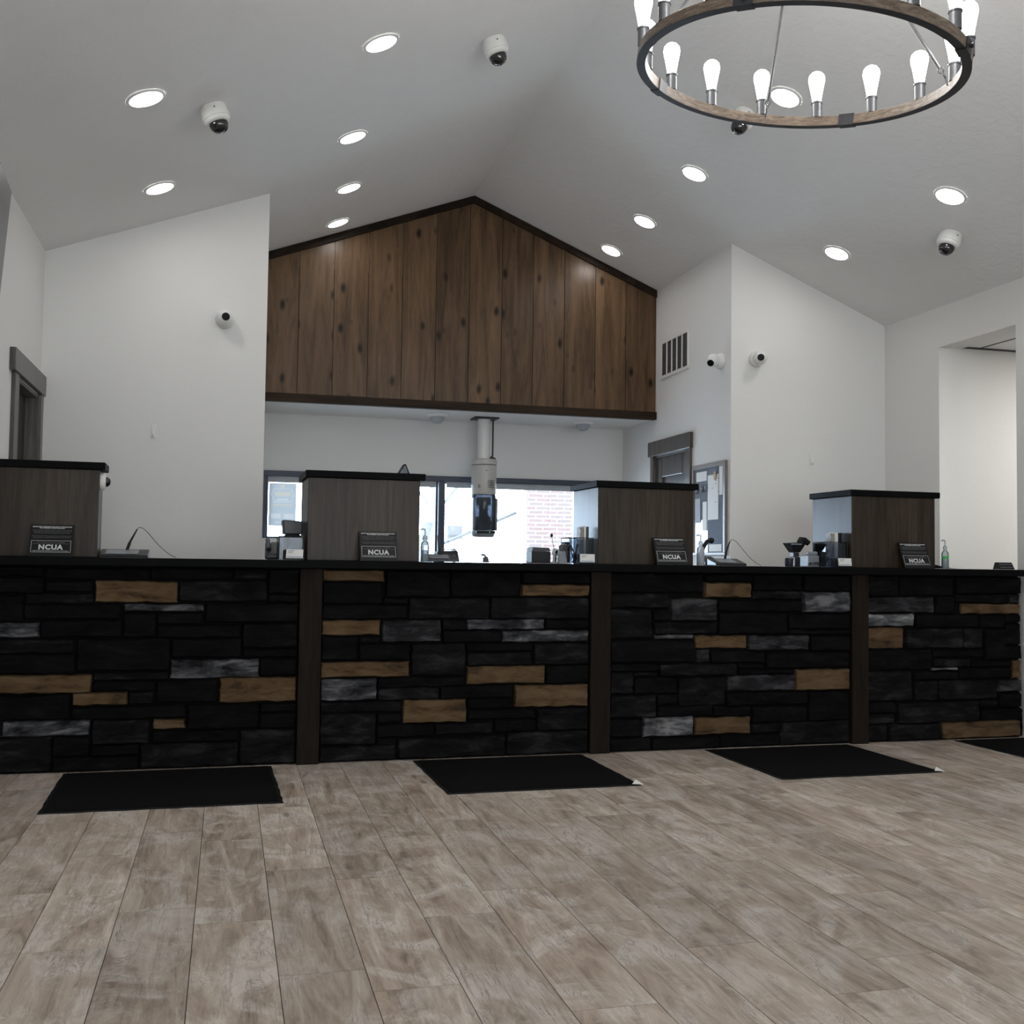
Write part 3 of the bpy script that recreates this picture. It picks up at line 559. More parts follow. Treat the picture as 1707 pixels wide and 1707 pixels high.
# NCUA notices leaning on the cabinets
def ncua(s, w, lb):
    h = .172; n = thing('notice_sign', lb, 'sign', cw(s, .022, ZT+.001), (0, 0, TH), 'black insurance notices leaning on the cabinets')
    a = math.radians(23)
    pl = bpy.data.objects.new('sign_plate', None)
    b = MB()
    ca, sa_ = math.cos(a), math.sin(a)
    b.hexa([(-w/2,0,0),(w/2,0,0),(w/2,.005,0),(-w/2,.005,0),(-w/2,h*sa_,h*ca),(w/2,h*sa_,h*ca),(w/2,h*sa_+.005,h*ca),(-w/2,h*sa_+.005,h*ca)])
    p = b.build('sign_plate', MAT['black'], n)
    def at(d, off=.0008): return (0, d*sa_-off*ca, d*ca+off*sa_)
    rot = (PI/2-a, 0, 0)
    text_obj('sign_heading', 'IMPORTANT INFORMATION ABOUT PROCEDURES', .0085, MAT['signtext'], n, at(h*.935), rot, bold=.0002, width=w*.90)
    text_obj('sign_heading', 'FOR OPENING A NEW ACCOUNT', .0085, MAT['signtext'], n, at(h*.895), rot, bold=.0002, width=w*.58)
    b1 = 'To help the government fight the funding of terrorism and money laundering\nactivities, Federal law requires all financial institutions to obtain, verify, and\nrecord information that identifies each person who opens an account.'
    b2 = 'What this means for you: When you open an account, we will ask for your name,\naddress, date of birth, and other information that will allow us to identify you.'
    text_obj('sign_print', b1, .0072, MAT['signgrey'], n, at(h*.785), rot, width=w*.90, line=1.1)
    text_obj('sign_print', b2, .0072, MAT['signgrey'], n, at(h*.62), rot, width=w*.90, line=1.1)
    bb = MB(); x = w*.455; z0, z1 = h*.13, h*.50; t = .0016
    for xa, xb, za, zb in ((-x, x, z0, z0+t), (-x, x, z1-t, z1), (-x, -x+t, z0, z1), (x-t, x, z0, z1)):
        pts = [(xa, za), (xb, za), (xb, zb), (xa, zb)]
        bb.add([(px, d*sa_-.0008*ca, d*ca+.0008*sa_) for px, d in pts], [(0,1,2,3)])
    bb.build('sign_border', MAT['signtext'], n)
    text_obj('sign_print', 'Your savings federally insured to at least $250,000', .0072, MAT['signgrey'], n, at(h*.445), rot, width=w*.62)
    text_obj('sign_print', 'and backed by the full faith and credit of the United States Government', .0066, MAT['signgrey'], n, at(h*.405), rot, width=w*.84)
    text_obj('sign_lettering', 'NCUA', .036, MAT['signtext'], n, at(h*.285), rot, bold=.0016, width=w*.56, spacing=1.12)
    text_obj('sign_print', 'National Credit Union Administration, a U.S. Government Agency', .0072, MAT['signtext'], n, at(h*.175), rot, width=w*.82)
    return n
ncua(-.851, .203, 'black NCUA notice leaning on the leftmost wooden cabinet')
ncua(.790, .203, 'black NCUA notice leaning on the second wooden cabinet from the left')
ncua(2.506, .200, 'black NCUA notice leaning on the third wooden cabinet from the left')
ncua(4.168, .200, 'black NCUA notice leaning on the rightmost wooden cabinet')
# the low dark notice cut by the right edge
n = thing('notice_sign', 'low black notice lying back on the counter at the right edge of the photo', 'sign', cw(4.80, .02, ZT+.001), (0,0,TH))
b = MB(); b.hexa([(-.045,0,0),(.085,0,0),(.085,.05,0),(-.045,.05,0),(-.030,.03,.045),(.085,.03,.045),(.085,.05,.045),(-.030,.05,.045)]); b.build('sign_plate', MAT['black'], n, .002)
b = MB()
for z in (.012, .030): b.add([(-.02, .0192*z/.03-.001, z), (.08, .0192*z/.03-.001, z), (.08, .0192*(z+.004)/.03-.001, z+.004), (-.02, .0192*(z+.004)/.03-.001, z+.004)], [(0,1,2,3)])
b.build('sign_print', MAT['signgrey'], n)

# signature pads with tethered stylus
def sigpad(s, t, lb, rz=0, cord=1, w=.24, mat='black', lean=.02):
    p = thing('signature_pad', lb, 'signature pad', cw(s, t, ZT+.0006), (0,0,TH+rz), 'signature pads on the counter')
    h = w/2
    b = MB(); b.prismx([(-.09,0),(.09,0),(.09,.045),(-.09,.014)], -h, h); b.build('pad_base', MAT[mat], p, .004)
    b = MB(); b.add([(-h+.03,-.075,.0190),(h-.05,-.075,.0190),(h-.05,.055,.0414),(-h+.03,.055,.0414)], [(0,1,2,3)]); b.build('pad_screen', MAT['greyp'], p)
    x0 = .02
    b = MB(); b.cyl((x0-.012, .06, .040), (x0-.012+lean*.35, .06, .080), .008, .0075); b.cyl((x0-.012+lean*.35, .06, .080), (x0-.012+lean+.012, .06, .150), .006, .0035); b.build('stylus', MAT['black'], p)
    xt = x0+lean
    pts = []
    ctrl = [Vector((xt, .06, .150)), Vector((xt+.02, .06, .185)), Vector((xt+.065, .06, .140)), Vector((xt+.10, .06, .045)), Vector((xt+.20*cord, .06, .004))]
    for i in range(25):
        u = i/24; c = ctrl[:]
        while len(c) > 1: c = [c[k].lerp(c[k+1], u) for k in range(len(c)-1)]
        pts.append(c[0])
    b = MB(); b.tube(pts, .0016); b.build('stylus_cord', MAT['black'], p, smooth=True)
    return p
sigpad(-.515, .22, 'black signature pad with upright tethered stylus, beside the leftmost cabinet', 0, 1, .24, lean=.035)
sigpad(1.175, .25, 'signature pad lying right of the second cabinet in the window glare', -.1, .4, .19, 'darkgrey', -.03)
sigpad(2.94, .20, 'signature pad with looping cord right of the third cabinet', -.15, 1.0, .19)

# sanitizer bottles
def bottle(s, t, lb, body, h=.105, r=.021):
    o = thing('sanitizer_bottle', lb, 'bottle', cw(s, t, ZT+.0006), (0,0,TH), 'pump sanitizer bottles on the counter')
    b = MB(); b.lathe([(r*.92, 0), (r, .004), (r, h*.8), (r*.85, h*.92), (r*.42, h), (r*.42, h+.006)]); b.build('bottle_body', MAT[body], o, smooth=True)
    b = MB(); b.lathe([(r*.85,.003),(r*.9,.006),(r*.9,h*.55),(r*.8,h*.56)]); b.build('gel', MAT['frosted'], o, smooth=True)
    b = MB(); b.lathe([(r*.55, h+.006), (r*.58, h+.008), (r*.55, h+.026), (r*.3, h+.03), (.004, h+.031), (.004, h+.055)]); 
    b.tube([(0,0,h+.055),(0,0,h+.062),(-.012,-.004,h+.066),(-.030,-.008,h+.062)], .0045); b.build('pump', MAT['frosted'], o, smooth=True)
    return o
bottle(1.062, .14, 'clear pump bottle of sanitizer beside the second cabinet, against the window', 'clear', .115, .023)
bottle(2.727, .12, 'frosted pump bottle of sanitizer right of the third cabinet', 'frosted', .115, .023)
bo = bottle(4.405, .08, 'small clear sanitizer bottle right of the rightmost cabinet', 'clear', .115, .022)
b = MB(); b.lathe([(.0224,.062),(.0224,.080)]); lbm = b.build('green_label', simple('green_print', (.08,.42,.12), .6), bo); lbm['label'] = 'small green mark'

# organizers with their contents
def organizer(s, t, lb, w=.145, d=.15, h=.150):
    o = thing('desk_organizer', lb, 'organizer', cw(s, t, ZT+.0006), (0,0,TH), 'smoked desk organizers beside the cabinets')
    e = .004
    b = MB(); b.box(-w/2, w/2, 0, d, 0, e); b.box(-w/2, -w/2+e, 0, d, e, h-.005); b.box(w/2-e, w/2, 0, d, e, h-.005); b.box(-w/2+e, w/2-e, d-e, d, e, h-.005); b.box(-w/2+e, w/2-e, 0, e, e, h-.005); b.build('smoked_panel', MAT['smoke'], o)
    b = MB(); r = .0022
    P = [(-w/2,0),(w/2,0),(w/2,d),(-w/2,d)]
    for i in range(4):
        a, c = P[i], P[(i+1)%4]; b.tube([(a[0],a[1],h),(c[0],c[1],h)], r); b.tube([(a[0],a[1],0.003),(a[0],a[1],h)], r)
    b.build('rim', MAT['black'], o); return o
def pen(s, t, z, dx, dy, L_, lb, mat='black'):
    p = thing('pen', lb, 'pen', cw(s, t, z), (0,0,TH), 'dark pens in the desk organizers')
    d = Vector((dx, dy, 1)).normalized()
    b = MB(); b.cyl((0,0,0), d*L_*.8, .0042); b.build('pen_barrel', MAT[mat], p)
    b = MB(); b.cyl(d*L_*.8, d*L_, .0046, .003); b.build('pen_cap', MAT['black'], p)
MAT['bronze'] = simple('brown_pen_plastic', (.05,.03,.018), .4)
def card(s, t, lb, w=.088, h=.046, qr=False):
    c = thing('business_card', lb, 'business card', cw(s, t, ZT+.010), (0,0,TH), 'white business cards in small holders')
    a = .012
    b = MB(); b.hexa([(-w/2,0,0),(w/2,0,0),(w/2,.009,0),(-w/2,.009,0),(-w/2+a*.3,a,h),(w/2+a*.3,a,h),(w/2+a*.3,a+.009,h),(-w/2+a*.3,a+.009,h)]); b.build('card_stock', MAT['paper'], c)
    def q(x0, x1, z0, z1): return [(x0+a*.3*z0/h, a*z0/h-.0006, z0), (x1+a*.3*z0/h, a*z0/h-.0006, z0), (x1+a*.3*z1/h, a*z1/h-.0006, z1), (x0+a*.3*z1/h, a*z1/h-.0006, z1)]
    b = MB()
    b.add(q(-w*.40, -w*.02, h*.80, h*.86), [(0,1,2,3)]); b.add(q(-w*.40, -w*.15, h*.68, h*.71), [(0,1,2,3)]); b.add(q(-w*.40, -w*.1, h*.60, h*.63), [(0,1,2,3)])
    b.build('printed_lines', MAT['ink'], c)
    b = MB(); b.add(q(-w*.46, w*.44, h*.10, h*.17), [(0,1,2,3)]); b.build('blue_band', MAT['blueink'], c)
    k = thing('card_holder', lb.replace('white business card', 'small black card holder').replace('cards', 'card'), 'card holder', cw(s, t+.002, ZT+.0006), (0,0,TH), 'small black card holders')
    b = MB(); b.box(-w/2-.006, w/2+.006, -.012, .050, 0, .008); b.prismx([(.018,.008),(.050,.008),(.042,.055),(.034,.055)], -w/2-.004, w/2+.004); b.build('holder_base', MAT['black'], k, .001)
organizer(.332, .15, 'smoked desk organizer left of the second cabinet', .125, .14, .125)
pen(.305, .22, ZT+.006, .28, .05, .14, 'brown pen leaning right in the leftmost organizer', 'bronze'); pen(.31, .20, ZT+.006, .22, .0, .13, 'black pen in the leftmost organizer')
card(.344, .055, 'white business card in front of the leftmost organizer')
organizer(1.990, .16, 'smoked desk organizer left of the third cabinet', .145, .15, .150)
for dx, x, lb, mt in ((-.25, 1.975, 'brown pen leaning left in the middle organizer', 'bronze'), (.1, 1.98, 'dark pen standing nearly upright in the middle organizer', 'black'), (.55, 1.975, 'brown pen leaning right in the middle organizer', 'bronze'), (.30, 1.965, 'black pen leaning slightly right in the middle organizer', 'black'), (-.45, 2.0, 'dark pen leaning far left in the middle organizer', 'black')):
    pen(x, .24, ZT+.006, dx, .05, .115, lb, mt)
card(1.992, .06, 'white business card in front of the middle organizer')
organizer(3.668, .15, 'smoked desk organizer left of the rightmost cabinet', .150, .15, .155)
for dx, x, lb, mt in ((.38, 3.625, 'long brown pen leaning right in the rightmost organizer', 'bronze'), (.40, 3.640, 'black pen leaning right in the rightmost organizer', 'black'), (.30, 3.66, 'brown pen beside the black folder in the rightmost organizer', 'bronze')):
    pen(x, .235, ZT+.006, dx, .05, .125, lb, mt)
card(3.672, .06, 'white business card in front of the rightmost organizer')
def sheet(name, s, t, w, d, h, mat, lb, cat):
    o = thing(name, lb, cat, cw(s, t, ZT+.006), (0,0,TH)); b = MB(); b.box(-w/2, w/2, 0, d, 0, h); b.build('cover', MAT[mat], o, .0008)
    return o
MAT['photoprint'] = simple('printed_leaflet', (.28,.26,.24), .5, noise=.6, scale=60)
sheet('leaflet', 2.008, .21, .018, .06, .208, 'photoprint', 'thin printed leaflet standing in the middle organizer', 'leaflet')
sheet('leaflet', 2.026, .20, .012, .08, .215, 'paper', 'white leaflet standing in the middle organizer', 'leaflet')
sheet('folder', 2.042, .20, .014, .085, .212, 'darkgrey', 'slim blue-grey folder standing in the middle organizer', 'folder')
sheet('leaflet', 3.675, .21, .024, .05, .206, 'photoprint', 'printed leaflet standing in the rightmost organizer', 'leaflet')
sheet('leaflet', 3.700, .20, .020, .08, .212, 'paper', 'white leaflet standing beside the black folder on the right', 'leaflet')
sheet('folder', 3.722, .19, .020, .09, .210, 'black', 'black folder standing in the rightmost organizer', 'folder')

# devices
def device(name, lb, cat, s, t, rz=0): return thing(name, lb, cat, cw(s, t, ZT+.0006), (0,0,TH+rz))
# printer tower left of the second cabinet
o = device('receipt_printer', 'dark receipt printer on a stand behind the leftmost organizer', 'printer', .358, .36)
b = MB(); b.box(-.045, .045, 0, .10, 0, .140); b.build('printer_stand', MAT['black'], o, .006)
b = MB(); b.hexa([(-.05,-.02,.142),(.05,-.02,.142),(.05,.12,.142),(-.05,.12,.142),(-.058,-.02,.222),(.05,-.02,.215),(.05,.12,.215),(-.058,.12,.222)]); b.build('printer_housing', MAT['darkgrey'], o, .006)
b = MB(); b.box(-.045, .03, -.0235, -.0205, .168, .176); b.build('paper_slot', MAT['bronze'], o)
o = device('desk_phone', 'rounded blue-grey desk phone left of the leftmost organizer', 'phone', .255, .36)
b = MB(); b.prismx([(-.06,0),(.06,0),(.06,.10),(.02,.095),(-.06,.03)], -.045, .045); b.build('phone_base', MAT['darkgrey'], o, .012, seg=3)
b = MB(); b.tube([(-.03,-.05,.055),(-.03,-.02,.078),(-.03,.03,.105),(-.03,.055,.108)], .014, 10); b.build('handset', MAT['darkgrey'], o, smooth=True)
# window zone
o = device('check_scanner', 'dark boxy check scanner right of the second cabinet, before the mullion', 'scanner', 1.285, .46)
b = MB(); b.hexa([(-.085,0,0),(.055,0,0),(.055,.12,0),(-.085,.12,0),(-.080,.01,.062),(.042,.01,.070),(.042,.11,.070),(-.080,.11,.062)]); b.build('scanner_body', MAT['black'], o, .008, seg=3)
b = MB(); b.box(-.07, .04, .05, .056, .07, .078); b.build('paper_guide', MAT['darkgrey'], o)
o = device('stapler', 'small dark stapler standing upright below the pneumatic tube', 'stapler', 1.455, .30)
b = MB(); b.hexa([(-.016,0,0),(.022,0,0),(.022,.03,0),(-.016,.03,0),(-.014,0,.030),(.012,0,.036),(.012,.03,.036),(-.014,.03,.030)]); b.build('stapler_base', MAT['darkgrey'], o, .003)
b = MB(); b.tube([(.0,.015,.033),(-.004,.015,.042),(-.018,.015,.046),(-.024,.015,.042)], .0062, 10); b.build('stapler_arm', MAT['black'], o, smooth=True)
o = device('label_printer', 'square black printer left of the gooseneck microphone', 'printer', 1.785, .28)
b = MB(); b.box(-.058, .058, 0, .12, 0, .070); b.build('printer_base', MAT['black'], o, .005)
b = MB(); b.hexa([(-.058,0,.0715),(.058,0,.0715),(.058,.12,.0715),(-.058,.12,.0715),(-.048,.01,.094),(.052,.01,.092),(.052,.12,.092),(-.048,.12,.094)]); b.build('printer_lid', MAT['darkgrey'], o, .003)
o = device('gooseneck_microphone', 'thin gooseneck microphone with a round tip standing before the brick column', 'microphone', 1.878, .33)
b = MB(); b.lathe([(.022,0),(.022,.006),(.008,.010),(.006,.09)]); b.build('microphone_base', MAT['white'], o, smooth=True)
b = MB(); b.tube([(0,0,.085),(-.005,0,.11),(-.011,0,.14),(-.015,0,.160)], .0018); b.build('gooseneck', MAT['metal'], o)
b = MB(); b.ball((-.016,0,.166), .0088, sz=1.3); b.build('microphone_tip', MAT['black'], o, smooth=True)
o = device('webcam', 'small round white webcam with a dark lens beside the microphone', 'webcam', 1.905, .38)
b = MB(); b.lathe([(.026,0),(.026,.004),(.007,.008),(.007,.042)]); b.build('webcam_stand', MAT['metal'], o)
b = MB(); b.ball((0,0,.066), .024); b.build('webcam_body', MAT['white'], o, smooth=True)
b = MB(); b.cyl((.002,-.0225,.067), (.003,-.028,.067), .0105); b.build('webcam_lens', MAT['lens'], o)
o = device('card_terminal', 'grey card terminal left of the middle organizer', 'card terminal', 1.885, .17)
b = MB(); b.hexa([(-.026,0,0),(.024,0,0),(.024,.05,0),(-.026,.05,0),(-.020,.03,.072),(.022,.03,.072),(.022,.055,.072),(-.020,.055,.072)]); b.build('terminal_body', MAT['greyp'], o, .004)
b = MB(); b.lathe([(.0005,-.012),(.016,-.011),(.020,0),(.016,.011),(.0005,.012)], c=(.004,.045,.090), ax=(0,1,0)); b.box(-.016,.024,.036,.054,.0725,.088); b.build('terminal_head', MAT['darkgrey'], o, smooth=True)
b = MB(); b.add([(-.016,.0085,.025),(.016,.0085,.025),(.013,.0245,.062),(-.013,.0245,.062)], [(0,1,2,3)]); b.build('terminal_screen', MAT['greyp'], o)
# phone right of third cabinet
o = device('desk_phone', 'black desk phone with an upright curved handset right of the frosted bottle', 'phone', 2.935, .44)
b = MB(); b.prismx([(-.07,0),(.07,0),(.07,.06),(-.07,.025)], -.05, .055); b.build('phone_base', MAT['black'], o, .006)
b = MB(); b.tube([(-.045,.02,.040),(-.040,.02,.075),(-.022,.02,.120),(.0,.02,.150),(.028,.02,.162)], .013, 12); b.ball((.030,.02,.158), .019); b.ball((-.044,.02,.045), .019); b.build('handset', MAT['black'], o, smooth=True)
# point-of-sale cluster left of the rightmost organizer
o = device('monitor_stand_terminal', 'black tilted payment terminal on a grey column left of the rightmost cabinet', 'payment terminal', 3.565, .36)
b = MB(); b.hexa([(-.070,0,.092),(-.025,0,.092),(-.025,.07,.092),(-.070,.07,.092),(-.105,-.02,.152),(.010,-.02,.156),(.010,.09,.156),(-.105,.09,.152)]); b.build('terminal_tray', MAT['black'], o, .004)
b = MB(); b.box(-.102, -.030, -.024, -.0205, .139, .147); b.build('tray_edge', MAT['greyp'], o)
b = MB(); b.tube([(-.015,.03,.155),(-.005,.03,.175),(.02,.03,.172),(.05,.03,.150)], .018, 12); b.build('handset', MAT['black'], o, smooth=True)
b = MB(); b.box(-.068, -.028, .01, .06, .062, .091); b.box(-.06, -.02, .01, .06, 0, .061); b.build('terminal_column', MAT['darkgrey'], o, .003)
o = device('adding_machine', 'blue-grey calculator box under the tilted payment terminal', 'calculator', 3.56, .22)
b = MB(); b.box(-.048, .030, 0, .10, 0, .072); b.build('machine_body', MAT['greyp'], o, .005)
b = MB(); b.box(-.040, .026, .01, .05, .073, .096); b.build('paper_roll_cover', MAT['greyp'], o, .008)
b = MB(); b.cyl((-.034,-.0005,.022), (-.034,-.004,.022), .006); b.build('round_button', MAT['black'], o)
o = device('pen_cup', 'dark blue-grey cup left of the calculator box', 'cup', 3.405, .27)
b = MB(); b.lathe([(.024,0),(.026,.003),(.029,.054),(.026,.054),(.023,.006)]); b.build('cup_body', MAT['darkgrey'], o, smooth=True)
o = device('telephone_cord', 'coiled black cord lying before the calculator box', 'cord', 3.53, .16)
b = MB(); b.tube([(-.05+.10*i/60, .010*math.cos(i*.9), .010+.008*math.sin(i*.9)+.012*math.sin(i/60*PI)) for i in range(61)], .0022, 6); b.build('coil', MAT['black'], o, smooth=True)
# papers on the right
o = thing('paper_sheet', 'curled white paper sheet lying right of the small clear bottle', 'paper', cw(4.49, .30, ZT+.001), (0,0,TH))
b = MB(); P = []
for i in range(9):
    u = i/8; P.append((.02+.19*u, .0012+.022*(1-u)**2))
v = [(x, 0, z) for x, z in P] + [(x, .2, z) for x, z in P] + [(x, 0, z+.001) for x, z in P] + [(x, .2, z+.001) for x, z in P]; k = 9
f = [(i, i+1, k+i+1, k+i) for i in range(8)] + [(2*k+i, 2*k+i+1, 3*k+i+1, 3*k+i) for i in range(8)] + [(i, i+1, 2*k+i+1, 2*k+i) for i in range(8)] + [(k+i, k+i+1, 3*k+i+1, 3*k+i) for i in range(8)] + [(0, k, 3*k, 2*k), (8, k+8, 3*k+8, 2*k+8)]
b.add(v, f); b.build('sheet', MAT['paper'], o)
# tent-shaped bracket on top of the second cabinet
o = thing('tent_display', 'small black tent-shaped display standing on top of the second cabinet', 'display stand', cw(.958, .22, 1.508+.0392), (0,0,TH))
b = MB(); b.hexa([(-.040,0,0),(-.034,0,0),(-.034,.07,0),(-.040,.07,0),(-.003,.01,.062),(.004,.01,.062),(.004,.07,.062),(-.003,.07,.062)]); b.hexa([(.024,0,0),(.030,0,0),(.030,.07,0),(.024,.07,0),(-.001,.01,.060),(.006,.01,.062),(.006,.07,.062),(-.001,.07,.060)]); b.build('folded_panel', MAT['black'], o, .001)
b = MB(); b.hexa([(-.026,.045,.001),(.022,.045,.001),(.022,.05,.001),(-.026,.05,.001),(-.002,.045,.050),(.001,.045,.050),(.001,.05,.050),(-.002,.05,.050)]); b.build('pale_screen', MAT['shade'], o)

# ------------------------------------------------------------------ recessed lamps on the slopes
def slope_rot(side): return (0, -math.atan(SL) if side == 'L' else math.atan(SR), 0)
lamp0 = None
def downlight(x, y, lb):
    global lamp0
    side = 'L' if x < XRG else 'R'; loc = (x, y, zc(x)); rot = slope_rot(side)
    if lamp0 is None:
        lamp0 = thing('recessed_light', lb, 'ceiling light', loc, rot, 'round recessed lights in the sloped ceiling')
        b = MB(); n = 40; R0, R1 = .096, .081
        v = []
        for r, z in ((R0, -.0005), (R0-.003, -.006), (R1, -.009), (R1, -.003)):
            v += [(r*math.cos(2*PI*i/n), r*math.sin(2*PI*i/n), z) for i in range(n)]
        f = [(j*n+i, j*n+(i+1)%n, (j+1)*n+(i+1)%n, (j+1)*n+i) for j in range(3) for i in range(n)]
        b.add(v, f); b.build('trim_ring', MAT['trimring'], lamp0, smooth=True)
        b = MB(); b.add([(R1*math.cos(2*PI*i/n), R1*math.sin(2*PI*i/n), -.0045) for i in range(n)], [tuple(range(n))]); b.build('lamp_lens', MAT['downlight'], lamp0)
    else: copy_tree(lamp0, loc, rot, lb)
for x, y, lb in [(.693, 5.425, 'recessed light nearest the top edge, left of the two dome cameras’ midline'),
                 (-.440, 5.446, 'recessed light at the upper left, just left of a dome camera'),
                 (-.450, 6.752, 'recessed light above the left white wall'),
                 (.690, 6.70, 'recessed light highest of the three stacked left of the gable peak'),
                 (.778, 7.731, 'recessed light in the middle of the three stacked left of the gable peak'),
                 (.780, 8.568, 'recessed light closest to the left slope of the wooden gable'),
                 (3.015, 5.486, 'recessed light seen through the chandelier ring'),
                 (3.020, 6.744, 'recessed light right of the gable, uppermost of the diagonal three'),
                 (3.063, 7.763, 'recessed light right of the gable, middle of the diagonal three'),
                 (3.074, 8.553, 'recessed light closest to the right slope of the wooden gable'),
                 (4.118, 6.755, 'recessed light above the right white wall'),
                 (4.116, 5.508, 'recessed light at the right, above and left of a dome camera')]:
    downlight(x, y, lb.replace('left of the two dome cameras’ midline', 'left of the upper dome camera'))
for x, y in ((.69, 2.4), (.69, -.6), (-.44, 2.4), (3.02, 0.6), (4.12, 2.4), (4.12, -.6)):   # unseen lamps added to help light the hall, above and behind the viewpoint
    downlight(x, y, 'added unseen recessed light further down the hall, above and behind the viewpoint')

# dome cameras on the slopes
dome0 = None
def dome_cam(x, y, lb, rz=0):
    global dome0
    side = 'L' if x < XRG else 'R'; loc = (x, y, zc(x)); rot = slope_rot(side)
    if dome0: return copy_tree(dome0, loc, rot, lb)
    dome0 = o = thing('dome_camera', lb, 'security camera', loc, rot, 'white dome cameras on the sloped ceiling')
    b = MB(); b.lathe([(.064,-.0005),(.068,-.004),(.074,-.060),(.074,-.066),(.070,-.068),(.070,-.072),(.064,-.084),(.052,-.090),(.046,-.090)]); b.build('camera_housing', MAT['white'], o, smooth=True)
    b = MB(); b.lathe([(.048,-.090),(.049,-.100),(.044,-.120),(.030,-.136),(.012,-.143),(.0005,-.144)]); b.build('camera_dome', MAT['dome'], o, smooth=True)
    b = MB(); b.cyl((.0,-.0738,-.03),(.0,-.0765,-.03),.0035); b.build('set_screw', MAT['black'], o)
def csurf(x, y): return x, y
dome_cam(-.133, 5.735, 'white dome camera at the left, beside the upper-left recessed light')
dome_cam(1.346, 5.716, 'white dome camera near the ceiling ridge at the top centre')
dome_cam(2.930, 5.820, 'dome camera whose dark bubble shows just under the chandelier ring')
dome_cam(4.381, 5.852, 'white dome camera at the far right over the right wall opening')

# small white domes on the alcove soffit
for i, (x, y, lb) in enumerate([(1.735, 9.246, 'small white ceiling dome under the soffit, left of the pneumatic tube'), (3.086, 9.30, 'small white ceiling dome under the soffit, right of the pneumatic tube')]):
    o = thing('ceiling_dome', lb, 'smoke detector', (x, y, 2.3475), (0,0,0), 'white domes under the alcove soffit')
    b = MB(); b.lathe([(.095,0),(.095,-.012),(.082,-.022),(.070,-.026)]); b.build('mounting_plate', MAT['white'], o, smooth=True)
    b = MB(); b.lathe([(.066,-.026),(.062,-.048),(.045,-.070),(.028,-.082),(.0005,-.086)]); b.build('dome_cover', MAT['frosted'], o, smooth=True)

# turret cameras on the walls
def turret(loc, wall_n, look, lb, r=.056):
    o = thing('turret_camera', lb, 'security camera', loc, (0,0,0), 'white ball cameras on the walls')
    n = Vector(wall_n); d = Vector(look).normalized()
    b = MB(); b.lathe([(r*1.05,.0005),(r*1.08,.006),(r*.98,.030),(r*.80,.042)], ax=n); b.build('camera_base', MAT['white'], o, smooth=True)
    c = n*(.042+r*.55)
    b = MB(); b.ball(c, r*.93, 28); b.build('camera_ball', MAT['white'], o, smooth=True)
    e = c + d*(r*.93)
    b = MB(); b.cyl(c+d*(r*.78), e+d*.004, r*.47, r*.44, 28); b.build('camera_lens', MAT['lens'], o)
turret((-.055, YW-.0005, 2.650), (0,-1,0), (.12,-1,-.06), 'white ball camera high on the left white wall')
turret((3.822, YW-.0005, 2.622), (0,-1,0), (-.40,-1,-.15), 'white ball camera high on the right white wall, facing the hall')
turret((XB-.0005, 7.56, 2.625), (-1,0,0), (-.78,-.62,-.62), 'white ball camera on the alcove side wall next to the outer corner')
# dome camera on the side of the leftmost cabinet
o = thing('dome_camera', 'small chrome-tipped dome camera on the side of the leftmost cabinet', 'security camera', cw(-.6395, .185, 1.452), (0, PI/2, TH))
b = MB(); b.lathe([(.046,0),(.047,.010),(.040,.022),(.030,.026)]); b.build('camera_housing', MAT['white'], o, smooth=True)
b = MB(); b.lathe([(.026,.024),(.024,.036),(.014,.046),(.0005,.050)]); b.build('camera_dome', MAT['dome'], o, smooth=True)

# little adhesive hooks on the two white walls
for loc, lb in (((-.486, YW-.0005, 1.883), 'tiny white hook stuck on the left white wall'), ((4.288, YW-.0005, 1.876), 'tiny white hook stuck on the right white wall')):
    o = thing('wall_hook', lb, 'hook', loc, (0,0,0), 'small white adhesive hooks')
    b = MB(); b.box(-.014, .014, -.004, 0, -.040, .048); b.build('hook_plate', MAT['white'], o, .002)
    b = MB(); b.tube([(0,-.004,.01),(0,-.012,-.01),(0,-.016,-.03),(0,-.028,-.034),(0,-.034,-.018)], .005, 8); b.build('hook', MAT['white'], o, smooth=True)

# ------------------------------------------------------------------ chandelier
cz = thing('wagon_wheel_chandelier', 'large round wooden ring chandelier with upright clear bulbs hanging under the ridge', 'chandelier', (1.955, 3.466, 2.845))
nn = Vector((.072, -.100, 1)).normalized(); e1 = Vector((0,1,0)).cross(nn).normalized(); e2 = nn.cross(e1)
def rp(r, deg, h): a = math.radians(deg); return e1*(r*math.cos(a)) + e2*(r*math.sin(a)) + nn*h
RO, RI, RH = .584, .553, .038
b = MB(); n = 120; v = []
for r, h in ((RI,0),(RO,0),(RO,RH),(RI,RH)): v += [rp(r, 360*i/n, h) for i in range(n)]
f = [(j*n+i, j*n+(i+1)%n, ((j+1)%4)*n+(i+1)%n, ((j+1)%4)*n+i) for j in range(4) for i in range(n)]
b.add(v, f); b.build('wooden_ring', MAT['ringwood'], cz, .002)
b = MB(); v = []
for r, h in ((RI-.0006,-.0015),(RO+.0006,-.0015),(RO+.0006,.0),(RI-.0006,.0)): v += [rp(r, 360*i/n, h) for i in range(n)]
b.add(v, f); b.build('underside_shade', MAT['iron'], cz)  # dark strip paints the shade on the underside of the wooden ring
